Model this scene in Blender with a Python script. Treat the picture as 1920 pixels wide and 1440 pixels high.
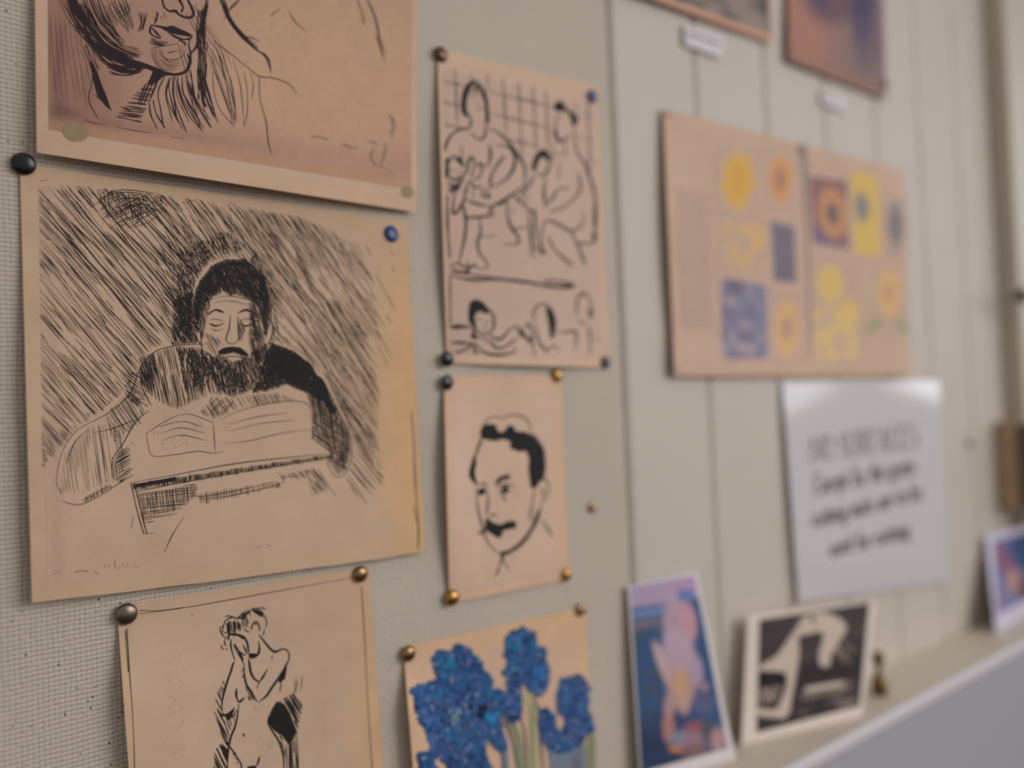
import bpy, math, random
import numpy as np
from mathutils import Vector, Matrix

for o in list(bpy.data.objects): bpy.data.objects.remove(o)
scene = bpy.context.scene
COL = scene.collection
rng = np.random.default_rng(7)
random.seed(7)

# ------------------------------------------------------------------ camera
FPX, D, Z0 = 1600.0, 0.408, 1.50          # focal length in pixels, camera-to-wall distance, camera height
YAW, PITCH, ROLL = math.radians(39.87), math.radians(1.56), math.radians(-2.23)
FW = np.array([math.sin(YAW)*math.cos(PITCH), math.cos(YAW)*math.cos(PITCH), math.sin(PITCH)])
R0 = np.array([math.cos(YAW), -math.sin(YAW), 0.0]); U0 = np.cross(R0, FW)
RT = R0*math.cos(ROLL) + U0*math.sin(ROLL); UP = -R0*math.sin(ROLL) + U0*math.cos(ROLL)
CAM = np.array([0.0, -D, Z0])
cd = bpy.data.cameras.new('camera'); cam = bpy.data.objects.new('camera', cd); COL.objects.link(cam)
cam.matrix_world = Matrix(((RT[0], UP[0], -FW[0], CAM[0]), (RT[1], UP[1], -FW[1], CAM[1]), (RT[2], UP[2], -FW[2], CAM[2]), (0, 0, 0, 1)))
cd.sensor_width = 36.0; cd.lens = FPX/1920*36.0
cd.clip_start = 0.01
cd.dof.use_dof = True; cd.dof.focus_distance = 0.390; cd.dof.aperture_fstop = 2.6
scene.camera = cam

# ------------------------------------------------------------------ light
scene.view_settings.view_transform = 'Standard'; scene.view_settings.look = 'None'
scene.view_settings.gamma = 1.0; scene.view_settings.use_curve_mapping = False
scene.view_settings.exposure = 0.0
world = bpy.data.worlds.new('room_light'); scene.world = world; world.use_nodes = True
world.node_tree.nodes['Background'].inputs[0].default_value = (1.0, 0.985, 0.975, 1)
world.node_tree.nodes['Background'].inputs[1].default_value = 0.41
def window_light(name, loc, target, sx, sz, watts, col):
    ld = bpy.data.lights.new(name, 'AREA'); ld.shape = 'RECTANGLE'; ld.size = sx; ld.size_y = sz
    ld.energy = watts; ld.color = col
    lo = bpy.data.objects.new(name, ld); COL.objects.link(lo); lo.location = loc
    lo.rotation_euler = (Vector(target)-Vector(loc)).to_track_quat('-Z', 'Y').to_euler()
    return lo
# a near window high to the right in front of the wall, and two more further down the room
key = window_light('window_daylight', (1.36, -1.60, Z0+0.56), (0.34, 0.0, Z0-0.16), 1.20, 1.10, 3.7, (1.0, 0.99, 0.985))
key.data.spread = math.radians(80)                # spread narrowed so the sides dim, standing in for lens vignetting
window_light('window_daylight', (4.75, -3.05, Z0+0.95), (0.75, 0.0, Z0+0.1), 1.3, 1.7, 20, (0.93, 0.96, 1.0))
window_light('window_daylight', (5.45, -1.90, Z0+0.95), (0.75, 0.0, Z0+0.1), 0.7, 1.7, 12, (0.93, 0.96, 1.0))

# ------------------------------------------------------------------ helpers
def s2l(c):
    c = np.asarray(c, float)/255.0
    return np.where(c <= 0.04045, c/12.92, ((c+0.055)/1.055)**2.4)
LUM = 0.66
def T(*c):                                  # colour as it looks in the photo -> surface colour
    return np.clip(s2l(c)/LUM, 0, 0.9)
def rays(p):
    p = np.atleast_2d(np.asarray(p, float))
    return FW + np.outer((p[:, 0]-960)/FPX, RT) - np.outer((p[:, 1]-720)/FPX, UP)
def onwall(p, h=0.0):
    d = rays(p); t = (D-np.asarray(h))/d[:, 1]
    return CAM + d*t[:, None]
def W(px, py, h=0.0): return onwall([(px, py)], h)[0]

def nodes_of(m): return m.node_tree.nodes, m.node_tree.links
def material(name, color=None, rough=0.8, metal=0.0, attr=False, spec=0.5, noise=0.0, nscale=60.0, bump=0.0, bscale=900.0, coat=0.0):
    m = bpy.data.materials.new(name); m.use_nodes = True
    N, L = nodes_of(m); b = N['Principled BSDF']
    b.inputs['Roughness'].default_value = rough; b.inputs['Metallic'].default_value = metal
    b.inputs['Specular IOR Level'].default_value = spec
    if coat: b.inputs['Coat Weight'].default_value = coat; b.inputs['Coat Roughness'].default_value = 0.07
    geo = N.new('ShaderNodeNewGeometry')
    if attr:
        a = N.new('ShaderNodeAttribute'); a.attribute_name = 'Col'; src = a.outputs['Color']
    else:
        r = N.new('ShaderNodeRGB'); r.outputs[0].default_value = (*color, 1); src = r.outputs[0]
    if noise:
        n = N.new('ShaderNodeTexNoise'); n.inputs['Scale'].default_value = nscale; n.inputs['Detail'].default_value = 5
        L.new(geo.outputs['Position'], n.inputs['Vector'])
        mr = N.new('ShaderNodeMapRange'); mr.inputs[1].default_value = 0.25; mr.inputs[2].default_value = 0.75
        mr.inputs[3].default_value = 1-noise; mr.inputs[4].default_value = 1+noise
        L.new(n.outputs['Fac'], mr.inputs[0])
        mx = N.new('ShaderNodeVectorMath'); mx.operation = 'SCALE'
        L.new(src, mx.inputs[0]); L.new(mr.outputs[0], mx.inputs['Scale']); src = mx.outputs[0]
    L.new(src, b.inputs['Base Color'])
    if bump:
        n2 = N.new('ShaderNodeTexNoise'); n2.inputs['Scale'].default_value = bscale; n2.inputs['Detail'].default_value = 3
        L.new(geo.outputs['Position'], n2.inputs['Vector'])
        bp = N.new('ShaderNodeBump'); bp.inputs['Distance'].default_value = bump; bp.inputs['Strength'].default_value = 1
        L.new(n2.outputs['Fac'], bp.inputs['Height']); L.new(bp.outputs[0], b.inputs['Normal'])
    return m

M_PAPER = material('aged_paper', attr=True, rough=0.85, spec=0.25, noise=0.035, nscale=90, bump=0.00006, bscale=1500)
M_PRINT = material('printed_colour', attr=True, rough=0.75, spec=0.3, noise=0.05, nscale=400)
M_CARD = material('postcard_stock', attr=True, rough=0.45, spec=0.4)
M_INK = material('black_printing_ink', s2l((36, 32, 33)), rough=0.75, spec=0.25)
M_INKB = material('brown_black_etching_ink', s2l((48, 34, 36)), rough=0.75, spec=0.25)
M_INKS = material('soft_grey_ink', s2l((104, 92, 84)), rough=0.8, spec=0.25)
M_SIGN = material('laminated_sheet', attr=True, rough=0.11, spec=0.5)
M_SIGNINK = material('sign_print', s2l((98, 91, 93)), rough=0.12, spec=0.5)
M_SPOT = material('putty_stain', T(134, 116, 88), rough=0.8, noise=0.08, nscale=300)

def mesh_obj(name, V, F, mat, parent=None, cols=None, smooth=False, kind=None):
    me = bpy.data.meshes.new(name)
    V = np.asarray(V, np.float64); F = np.asarray(F, np.int64) if len(F) and len({len(f) for f in F[:50]}) == 1 and not isinstance(F, list) else F
    me.from_pydata(V.tolist(), [], F.tolist() if isinstance(F, np.ndarray) else F)
    if cols is not None:
        ca = me.color_attributes.new('Col', 'FLOAT_COLOR', 'POINT')
        ca.data.foreach_set('color', np.c_[cols, np.ones(len(cols))].astype(np.float32).ravel())
    if smooth: me.polygons.foreach_set('use_smooth', np.ones(len(me.polygons), bool))
    me.update()
    if mat: me.materials.append(mat)
    o = bpy.data.objects.new(name, me); COL.objects.link(o)
    if parent: o.parent = parent; o.matrix_parent_inverse = parent.matrix_world.inverted()
    if kind: o['kind'] = kind
    return o
def tag(o, label, cat, group=None):
    o['label'] = label; o['category'] = cat
    if group: o['group'] = group
    return o
def empty(name, loc):
    o = bpy.data.objects.new(name, None); COL.objects.link(o); o.location = loc; o.empty_display_size = 0.02
    o.matrix_world = Matrix.Translation(Vector(loc)); return o
def box(x0, x1, y0, y1, z0, z1):
    V = [(x, y, z) for x in (x0, x1) for y in (y0, y1) for z in (z0, z1)]
    F = [(0, 1, 3, 2), (4, 6, 7, 5), (0, 4, 5, 1), (2, 3, 7, 6), (0, 2, 6, 4), (1, 5, 7, 3)]
    return V, F
def bevel(o, w, seg=2):
    b = o.modifiers.new('bevel', 'BEVEL'); b.width = w; b.segments = seg; return o
def lathe(profile, n=24):                   # profile (r, d): d = height above the wall, towards -y
    V, F = [], []
    for r, d in profile:
        for k in range(n):
            a = 2*math.pi*k/n; V.append((r*math.cos(a), -d, r*math.sin(a)))
    m = len(profile)
    for i in range(m-1):
        for k in range(n):
            a, b = i*n+k, i*n+(k+1) % n; F.append((a, a+n, b+n, b))
    F.append(tuple(range(n))); F.append(tuple(reversed(range((m-1)*n, m*n))))
    return V, F

# ------------------------------------------------------------------ 2-D drawing tools (sheet coordinates)
def catmull(P, step=5.0):
    P = np.asarray(P, float)
    if len(P) == 2:
        n = max(2, int(np.hypot(*(P[1]-P[0]))/25)+1); t = np.linspace(0, 1, n)[:, None]; return P[0]+(P[1]-P[0])*t
    Q = np.vstack([2*P[0]-P[1], P, 2*P[-1]-P[-2]]); out = []
    for i in range(1, len(Q)-2):
        p0, p1, p2, p3 = Q[i-1:i+3]; n = max(2, int(np.hypot(*(p2-p1))/step)+1)
        t = np.linspace(0, 1, n, endpoint=False)[:, None]
        out.append(0.5*((2*p1)+(-p0+p2)*t+(2*p0-5*p1+4*p2-p3)*t**2+(-p0+3*p1-3*p2+p3)*t**3))
    return np.vstack(out+[P[-1:]])
def inside(poly, X, Y):
    poly = np.asarray(poly, float); r = np.zeros(np.shape(X), bool); x2, y2 = poly[-1]
    for x1, y1 in poly:
        if y1 != y2: r ^= ((y1 > Y) != (y2 > Y)) & (X < (x2-x1)*(Y-y1)/(y2-y1)+x1)
        x2, y2 = x1, y1
    return r
class Ink:
    """Collects strokes, hatchings and solid areas in sheet coordinates."""
    def __init__(s, f=None, ws=1.0, gs=1.0): s.V = []; s.F = []; s.Z = []; s.n = 0; s.ws = ws; s.gs = gs; s.f = f or (lambda p: np.asarray(p, float))
    def at(s, ox, oy, sc): s.f = lambda p: np.asarray(p, float)/sc+np.array([ox, oy]); return s
    def add(s, V, F):                            # each stroke lies at its own hair's breadth, so overlaps stay clean
        s.Z.append(np.full(len(V), rng.uniform(0, 0.00004))); s.V.append(V); s.F.append(np.asarray(F)+s.n); s.n += len(V)
    def line(s, P, w=1.6, taper=0.5, smooth=True, jit=0.0):
        P = s.f(P)
        Q = catmull(P) if smooth else P
        if len(Q) < 2: return
        if jit: Q = Q+rng.normal(0, jit, Q.shape)
        t = np.gradient(Q, axis=0); t /= np.linalg.norm(t, axis=1)[:, None]+1e-9
        nrm = np.c_[-t[:, 1], t[:, 0]]; u = np.linspace(0, 1, len(Q))
        ww = s.ws*w*(1-taper*np.abs(2*u-1)**3)*(1+0.25*np.sin(u*7+rng.uniform(0, 6)))/2
        V = np.empty((2*len(Q), 2)); V[0::2] = Q+nrm*ww[:, None]; V[1::2] = Q-nrm*ww[:, None]
        i = np.arange(len(Q)-1)*2; s.add(V, np.c_[i, i+1, i+3, i+2])
    def lines(s, L, w=1.6, **k):
        for P in L: s.line(P, w, **k)
    def fan(s, A, B, n, w=1.2, jit=2.0):         # n strokes between two guide strokes
        A = np.asarray(A, float); B = np.asarray(B, float)
        for i in range(n):
            t = i/max(1, n-1); P = A*(1-t)+B*t+rng.normal(0, jit, A.shape)
            s.line(P, w*rng.uniform(0.6, 1.2), taper=0.8)
    def fill(s, poly, row=1.6, raw=False, smooth=False):
        P = np.asarray(poly, float) if raw else s.f(poly)
        if smooth: P = catmull(np.vstack([P, P[:1]]), 6)[:-1]
        y0, y1 = P[:, 1].min(), P[:, 1].max(); n = max(2, int((y1-y0)/row)); ys = np.linspace(y0+1e-4, y1-1e-4, n+1)
        A = P; B = np.roll(P, -1, 0); prev = None
        def cross(y):
            m = (A[:, 1] > y) != (B[:, 1] > y); a, b = A[m], B[m]
            return np.sort(a[:, 0]+(y-a[:, 1])/(b[:, 1]-a[:, 1])*(b[:, 0]-a[:, 0]))
        cs = [cross(y) for y in ys]
        for i in range(n):
            a, b = cs[i], cs[i+1]
            if len(a) != len(b): a = b = cross((ys[i]+ys[i+1])/2)
            for k in range(0, len(a)-1, 2):
                m = max(1, int((a[k+1]-a[k])/25)); t = np.linspace(0, 1, m+1)
                top = np.c_[a[k]+(a[k+1]-a[k])*t, np.full(m+1, ys[i])]; bot = np.c_[b[k]+(b[k+1]-b[k])*t, np.full(m+1, ys[i+1])]
                V = np.vstack([top, bot]); j = np.arange(m); s.add(V, np.c_[j, j+m+1, j+m+2, j+1])
    def hatch(s, poly, ang, gap, w=1.0, cut=(), keep=0.9, wob=1.0, dens=None, runs=40, raw=False, bend=0.0):
        gap *= s.gs
        P = np.asarray(poly, float) if raw else s.f(poly)
        cut = [np.asarray(c, float) if raw else s.f(c) for c in cut]
        a = math.radians(ang); d = np.array([math.cos(a), math.sin(a)]); n = np.array([-d[1], d[0]])
        c = P.mean(0); q = (P-c)@np.c_[d, n]; step = 3.0
        v = q[:, 1].min()
        ts = np.arange(q[:, 0].min(), q[:, 0].max()+step, step)
        while v < q[:, 1].max():
            vv = v+rng.normal(0, gap*0.22); slope = rng.normal(0, 0.012)
            off = vv+slope*ts+np.sin(ts*0.03+rng.uniform(0, 6))*wob*0.5+bend*(ts/100)**2
            X = c[0]+ts*d[0]+off*n[0]; Y = c[1]+ts*d[1]+off*n[1]
            ok = inside(P, X, Y)
            for cc in cut: ok &= ~inside(cc, X, Y)
            if ok.any():
                # broken line: random gaps, smooth over `runs` pixels
                g = np.interp(ts, np.arange(ts[0]-runs, ts[-1]+2*runs, runs), rng.uniform(0, 1, len(np.arange(ts[0]-runs, ts[-1]+2*runs, runs))))
                lim = keep if dens is None else keep*dens(X, Y)
                ok &= g < lim
                idx = np.flatnonzero(ok)
                if len(idx):
                    for r in np.split(idx, np.flatnonzero(np.diff(idx) > 1)+1):
                        if len(r) > 2:
                            ff = s.f; s.f = lambda p: p
                            s.line(np.c_[X[r], Y[r]][::2] if len(r) > 5 else np.c_[X[r], Y[r]], w*rng.uniform(0.6, 1.25), taper=0.6, smooth=False)
                            s.f = ff
            v += gap*rng.uniform(0.7, 1.3)
    def dots(s, poly, n, r=0.9, raw=False):
        P = np.asarray(poly, float) if raw else s.f(poly)
        X = rng.uniform(P[:, 0].min(), P[:, 0].max(), n); Y = rng.uniform(P[:, 1].min(), P[:, 1].max(), n); ok = inside(P, X, Y)
        for x, y in zip(X[ok], Y[ok]):
            k = r*rng.uniform(0.5, 1.4); V = np.array([(x-k, y), (x, y-k*.7), (x+k, y), (x, y+k*.7)]); s.add(V, [[0, 3, 2, 1]])
    def build(s, name, sheet, mat, off=0.00012):
        V = np.vstack(s.V); F = np.vstack(s.F)
        return mesh_obj(name, sheet.P(V, off+np.concatenate(s.Z)), F, mat, sheet.root, kind='stuff')

def homography(src, dst):
    A = []
    for (x, y), (u, v) in zip(src, dst):
        A += [[x, y, 1, 0, 0, 0, -u*x, -u*y], [0, 0, 0, x, y, 1, -v*x, -v*y]]
    h = np.linalg.solve(np.array(A, float), np.array(dst, float).ravel()); return np.append(h, 1).reshape(3, 3)
def hapl(H, p):
    q = np.c_[p, np.ones(len(p))]@H.T; return q[:, :2]/q[:, 2:]

class Sheet:
    """A sheet of paper or card standing off the wall by lift(u, v) metres (u to the right, v downwards)."""
    def __init__(s, name, corners, lift, label, cat, colour, mat=M_PAPER, nu=64, nv=40, thick=0.00022, edge=None, group=None):
        s.H = homography([(0, 0), (1, 0), (1, 1), (0, 1)], corners); s.Hi = np.linalg.inv(s.H); s.lift = lift; s.edge = edge
        base = onwall([corners[3]], float(lift(np.array([0.0]), np.array([1.0]))[0]))[0]
        s.root = empty(name, base); tag(s.root, label, cat, group)
        u, v = np.meshgrid(np.linspace(0, 1, nu+1), np.linspace(0, 1, nv+1)); u = u.ravel(); v = v.ravel()
        px = hapl(s.H, np.c_[u, v])
        if edge: px = px+edge(u, v)
        front = s.P(px, 0); back = s.P(px, -thick); n = (nu+1)*(nv+1); V = np.vstack([front, back]); F = []
        for j in range(nv):
            for i in range(nu):
                a = j*(nu+1)+i; F.append((a, a+nu+1, a+nu+2, a+1)); F.append((a+n, a+1+n, a+nu+2+n, a+nu+1+n))
        ring = [i for i in range(nu+1)]+[j*(nu+1)+nu for j in range(1, nv+1)]+[nv*(nu+1)+i for i in range(nu-1, -1, -1)]+[j*(nu+1) for j in range(nv-1, 0, -1)]
        m = len(ring); V = np.vstack([V, front[ring], back[ring]])       # the cut edge has its own vertices, so it stays crisp
        for a in range(m): b = (a+1) % m; F.append((2*n+a, 2*n+b, 2*n+m+b, 2*n+m+a))
        c = colour(u, v, px) if callable(colour) else np.tile(np.asarray(colour, float), (len(u), 1))
        s.paper = mesh_obj('sheet', V, F, mat, s.root, np.vstack([c, c, c[ring], c[ring]]), smooth=True)
    def uv(s, px): return hapl(s.Hi, px)
    def P(s, px, off=0.0):
        uv = s.uv(px); h = s.lift(uv[:, 0], uv[:, 1])+off; return onwall(px, h)
    def image(s, name, corners, nu, nv, colour, mat=M_PRINT, off=0.00006):   # a printed picture area lying on the sheet
        H = homography([(0, 0), (1, 0), (1, 1), (0, 1)], corners)
        u, v = np.meshgrid(np.linspace(0, 1, nu+1), np.linspace(0, 1, nv+1)); u = u.ravel(); v = v.ravel(); px = hapl(H, np.c_[u, v])
        a = (np.arange(nv)[:, None]*(nu+1)+np.arange(nu)[None]).ravel()
        return mesh_obj(name, s.P(px, off), np.c_[a, a+nu+1, a+nu+2, a+1], mat, s.root, colour(u, v, px), smooth=True)
def mix(c, col, m): return c*(1-m[:, None])+np.asarray(col)*m[:, None]
def sm(x, a, b): t = np.clip((x-a)/(b-a), 0, 1); return t*t*(3-2*t)
def blob(px, cx, cy, rx, ry, soft=0.35, ang=0.0):
    a = math.radians(ang); dx, dy = px[:, 0]-cx, px[:, 1]-cy; x = dx*math.cos(a)+dy*math.sin(a); y = -dx*math.sin(a)+dy*math.cos(a)
    return 1-sm(np.hypot(x/rx, y/ry), 1-soft, 1+soft)
_lat = rng.uniform(0, 1, (64, 64))
def vnoise(x, y):
    xi = np.floor(x).astype(int); yi = np.floor(y).astype(int); fx = x-xi; fy = y-yi; fx = fx*fx*(3-2*fx); fy = fy*fy*(3-2*fy)
    g = lambda i, j: _lat[i % 64, j % 64]
    return (g(xi, yi)*(1-fx)+g(xi+1, yi)*fx)*(1-fy)+(g(xi, yi+1)*(1-fx)+g(xi+1, yi+1)*fx)*fy

# ------------------------------------------------------------------ the wall
X_BOARD, X_CORNER = float(W(1171, 700)[0]), 1.110
WALL = T(168, 158.5, 149)
Z_LOW, Z_TOP = Z0-0.75, Z0+0.75
m_board = material('cream_painted_boards', WALL, rough=0.55, spec=0.35, noise=0.03, nscale=14, bump=0.0001, bscale=90)
backing = mesh_obj('wall_back', *box(-0.75, 1.75, 0.016, 0.06, Z_LOW-0.3, Z_TOP), m_board); backing['kind'] = 'structure'
S = 0.0951
def plank(x0, x1, ch=0.0034):
    g = 0.0001; a, b = x0+g, x1-g
    V = []; prof = [(a, 0.0155), (a, ch*0.6), (a+ch, 0.0), (b-ch, 0.0), (b, ch*0.6), (b, 0.0155)]
    for z in (Z_LOW, Z_TOP): V += [(x, y, z) for x, y in prof]
    F = [(i, i+1, i+7, i+6) for i in range(5)]+[(5, 0, 6, 11), (5, 4, 3, 2, 1, 0), (6, 7, 8, 9, 10, 11)]
    return V, F
xs = [X_BOARD+0.0009]+[X_BOARD+S*k for k in range(1, 7)]+[X_CORNER]
for a, b in zip(xs, xs[1:]):
    mesh_obj('board', *plank(a, b), m_board, backing)

# woven pinboard panel on the left: a hessian-covered board, painted over
m_hess = bpy.data.materials.new('painted_hessian'); m_hess.use_nodes = True
N, L = nodes_of(m_hess); B = N['Principled BSDF']; B.inputs['Roughness'].default_value = 0.8; B.inputs['Specular IOR Level'].default_value = 0.25
geo = N.new('ShaderNodeNewGeometry'); sep = N.new('ShaderNodeSeparateXYZ')
nz = N.new('ShaderNodeTexNoise'); nz.inputs['Scale'].default_value = 55; nz.inputs['Detail'].default_value = 3; L.new(geo.outputs['Position'], nz.inputs['Vector'])
dis = N.new('ShaderNodeVectorMath'); dis.operation = 'MULTIPLY_ADD'; dis.inputs[1].default_value = (0.0016, 0, 0.0016)
L.new(nz.outputs['Color'], dis.inputs[0]); L.new(geo.outputs['Position'], dis.inputs[2]); L.new(dis.outputs[0], sep.inputs[0])
def math_node(op, a=None, b=None):
    n = N.new('ShaderNodeMath'); n.operation = op
    for i, x in enumerate((a, b)):
        if x is None: continue
        if isinstance(x, (int, float)): n.inputs[i].default_value = x
        else: L.new(x, n.inputs[i])
    return n.outputs[0]
sx = math_node('SINE', math_node('MULTIPLY', sep.outputs[0], 2*math.pi/0.0021))
szn = math_node('SINE', math_node('MULTIPLY', sep.outputs[2], 2*math.pi/0.0020))
weft = math_node('POWER', math_node('ABSOLUTE', math_node('SINE', math_node('MULTIPLY', sep.outputs[2], math.pi/0.0020))), 0.6)
warp = math_node('POWER', math_node('ABSOLUTE', math_node('SINE', math_node('MULTIPLY', sep.outputs[0], math.pi/0.0021))), 0.6)
hgt = math_node('ADD', math_node('MULTIPLY', weft, 0.75), math_node('MULTIPLY', warp, 0.4))
n3 = N.new('ShaderNodeTexNoise'); n3.inputs['Scale'].default_value = 420; n3.inputs['Detail'].default_value = 3; L.new(geo.outputs['Position'], n3.inputs['Vector'])
hgt2 = math_node('ADD', hgt, math_node('MULTIPLY', n3.outputs['Fac'], 1.3))
bp = N.new('ShaderNodeBump'); bp.inputs['Distance'].default_value = 0.00046; bp.inputs['Strength'].default_value = 1.0; L.new(hgt2, bp.inputs['Height']); L.new(bp.outputs[0], B.inputs['Normal'])
mr = N.new('ShaderNodeMapRange'); mr.inputs[1].default_value = 0.1; mr.inputs[2].default_value = 1.0; mr.inputs[3].default_value = 0.84; mr.inputs[4].default_value = 1.02; L.new(hgt, mr.inputs[0])
n4 = N.new('ShaderNodeTexNoise'); n4.inputs['Scale'].default_value = 9; n4.inputs['Detail'].default_value = 4; L.new(geo.outputs['Position'], n4.inputs['Vector'])
mr2 = N.new('ShaderNodeMapRange'); mr2.inputs[1].default_value = 0.3; mr2.inputs[2].default_value = 0.7; mr2.inputs[3].default_value = 0.95; mr2.inputs[4].default_value = 1.04; L.new(n4.outputs['Fac'], mr2.inputs[0])
vm = N.new('ShaderNodeVectorMath'); vm.operation = 'SCALE'; vm.inputs[0].default_value = tuple(T(172, 161, 148)); L.new(math_node('MULTIPLY', mr.outputs[0], mr2.outputs[0]), vm.inputs['Scale']); L.new(vm.outputs[0], B.inputs['Base Color'])
pin = mesh_obj('pinboard', *box(-0.55, X_BOARD-0.0012, 0.0, 0.0155, Z_LOW, Z_TOP), m_hess)
tag(pin, 'cream painted woven hessian pinboard carrying the brown sketches on the left', 'pinboard')
bevel(pin, 0.0030, 3)
# old pin holes in the hessian
holes_px = [(39, 1109), (42, 268), (15, 265), (144, 1290), (165, 1315), (174, 1307), (180, 1288), (122, 1339), (158, 1339), (170, 1328), (202, 1292), (215, 1289), (231, 1323), (230, 1336), (223, 1346), (58, 1362), (24, 1362), (81, 1365), (151, 1413), (205, 1393), (236, 1412), (208, 1433), (41, 1147), (22, 1165), (185, 1124), (172, 1125), (200, 1113), (225, 1131), (49, 1228), (110, 1246), (12, 20), (30, 120), (1128, 42), (810, 330), (800, 620), (735, 1180), (1100, 620), (1092, 1010), (395, 1085), (396, 1103)]
V, F = [], []
for hx, hy in holes_px:
    p = W(hx, hy, 0.00008); r = 0.00035*rng.uniform(0.7, 1.5); n0 = len(V)
    for k in range(7): V.append((p[0]+r*math.cos(k*.9)*rng.uniform(.7, 1.3), p[1], p[2]+r*math.sin(k*.9)))
    F.append(tuple(range(n0+6, n0-1, -1)))
mesh_obj('pin_hole', V, F, material('pin_hole_dark', s2l((52, 42, 32)), rough=0.9), pin, kind='stuff')

# door architrave at the right end, side face in shade
m_trim = material('cream_gloss_trim', T(165, 155, 140), rough=0.4, spec=0.4, noise=0.03, nscale=20)
tr = mesh_obj('trim_1', *box(X_CORNER+0.001, X_CORNER+0.085, -0.022, 0.0155, Z0-0.2606, Z_TOP), m_trim); tr['kind'] = 'structure'; bevel(tr, 0.0035, 3)

# ledge below the boards: top, rounded nosing, grey front panel
Z_LEDGE, LEDGE_W = Z0-0.2612, 0.060
m_ledge = material('cream_ledge_paint', T(172, 162, 148), rough=0.5, spec=0.4, noise=0.03, nscale=20)
m_nose = material('white_nosing_paint', T(180, 175, 177), rough=0.4, spec=0.4)
m_grey = material('pale_grey_panel', T(143, 141, 147), rough=0.6, spec=0.3, noise=0.012, nscale=5)
led = empty('ledge', (0.8, 0, Z_LEDGE-0.3)); tag(led, 'cream ledge with pale nosing and grey panel below, under the leaning cards', 'ledge')
mesh_obj('top', *box(0.432, X_CORNER+0.6, -LEDGE_W+0.006, -0.0004, Z_LEDGE-0.018, Z_LEDGE), m_ledge, led)
bevel(mesh_obj('nosing', *box(0.432, X_CORNER+0.6, -LEDGE_W-0.001, -LEDGE_W+0.006, Z_LEDGE-0.0105, Z_LEDGE+0.0004), m_nose, led), 0.003, 3)
mesh_obj('front_panel', *box(0.432, X_CORNER+0.6, -LEDGE_W+0.0005, -LEDGE_W+0.006, Z_LEDGE-0.42, Z_LEDGE-0.0108), m_grey, led)

# the room's wooden floor, well below the picture
fl = mesh_obj('floor', *box(-4, 7, -7, 0.06, -0.05, 0.0), material('brown_wood_floor', s2l((104, 78, 58)), rough=0.5, noise=0.15, nscale=6)); fl['kind'] = 'structure'

# ------------------------------------------------------------------ drawing pins
def pin_material(name, col, metal, rough):
    m = material(name, col, rough=rough, metal=metal, noise=0.18 if metal else 0.05, nscale=700, bump=0.00003 if metal else 0.0, bscale=1800); return m
PM = {'black': pin_material('black_enamel', s2l((15, 13, 17)), 0, 0.25), 'blue': pin_material('blue_enamel', s2l((22, 52, 120)), 0, 0.3),
      'brass': pin_material('brass', s2l((150, 118, 82)), 1, 0.27), 'gold': pin_material('yellow_brass', s2l((178, 132, 72)), 1, 0.26),
      'bronze': pin_material('dark_bronze', s2l((98, 76, 60)), 1, 0.35), 'silver': pin_material('tarnished_steel', s2l((128, 114, 102)), 1, 0.32),
      'green': pin_material('green_enamel', s2l((34, 66, 60)), 0, 0.35), 'grey': pin_material('grey_steel', s2l((120, 112, 102)), 1, 0.4)}
M_SHAFT = material('pin_steel', s2l((150, 145, 140)), rough=0.3, metal=1)
def tack(px, py, col, label, mm=10.0, lift=0.0015, tilt=(0, 0), dome=0.30):
    r = mm/2000.0
    p = W(px, py, lift+r*0.3)
    o = empty('drawing_pin', (p[0], -lift, p[2])); tag(o, label, 'drawing pin', 'drawing pins on the wall')
    prof = [(0.30*r, 0.0), (0.86*r, 0.02*r), (0.97*r, 0.07*r), (1.0*r, 0.13*r), (0.97*r, 0.19*r)]
    for k in range(1, 9):
        a = k/9*math.pi/2; prof.append((0.97*r*math.cos(a), 0.19*r+(dome*2-0.19)*r*math.sin(a)))
    prof.append((0.02*r, dome*2*r))
    rot = Matrix.Rotation(math.radians(tilt[0]), 4, 'X')@Matrix.Rotation(math.radians(tilt[1]), 4, 'Z')
    for nm, pr, mt in (('head', prof, PM[col]), ('shaft', [(0.0007, -0.006), (0.0007, 0.0002)], M_SHAFT)):
        V, F = lathe(pr, 28 if nm == 'head' else 8)
        V = [tuple(Vector(v) if nm == 'shaft' else rot@Vector(v)) for v in V]
        F = [tuple(reversed(f)) for f in F]
        V = [(v[0]+p[0], v[1]-lift, v[2]+p[2]) for v in V]
        mesh_obj(nm, V, F, mt, o, smooth=True)
    return o

PAPER = T(170, 143, 122)
def paper_col(base=PAPER, edge=T(178, 146, 112), k=0.5, right=0.0, amp=0.035):
    def f(u, v, px):
        c = np.tile(base, (len(u), 1)); e = np.minimum(np.minimum(u, 1-u), np.minimum(v, 1-v)); c = mix(c, edge, k*(1-sm(e, 0, 0.07)))
        if right: c = mix(c, T(186, 147, 104), right*sm(u+0.10*(vnoise(u*3+9, v*4)-0.5), 0.80, 0.99)*sm(v, -0.1, 0.35))
        c = c*(1+amp*(vnoise(px[:, 0]/60, px[:, 1]/60)-0.5)[:, None]*2)
        return c
    return f
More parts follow.
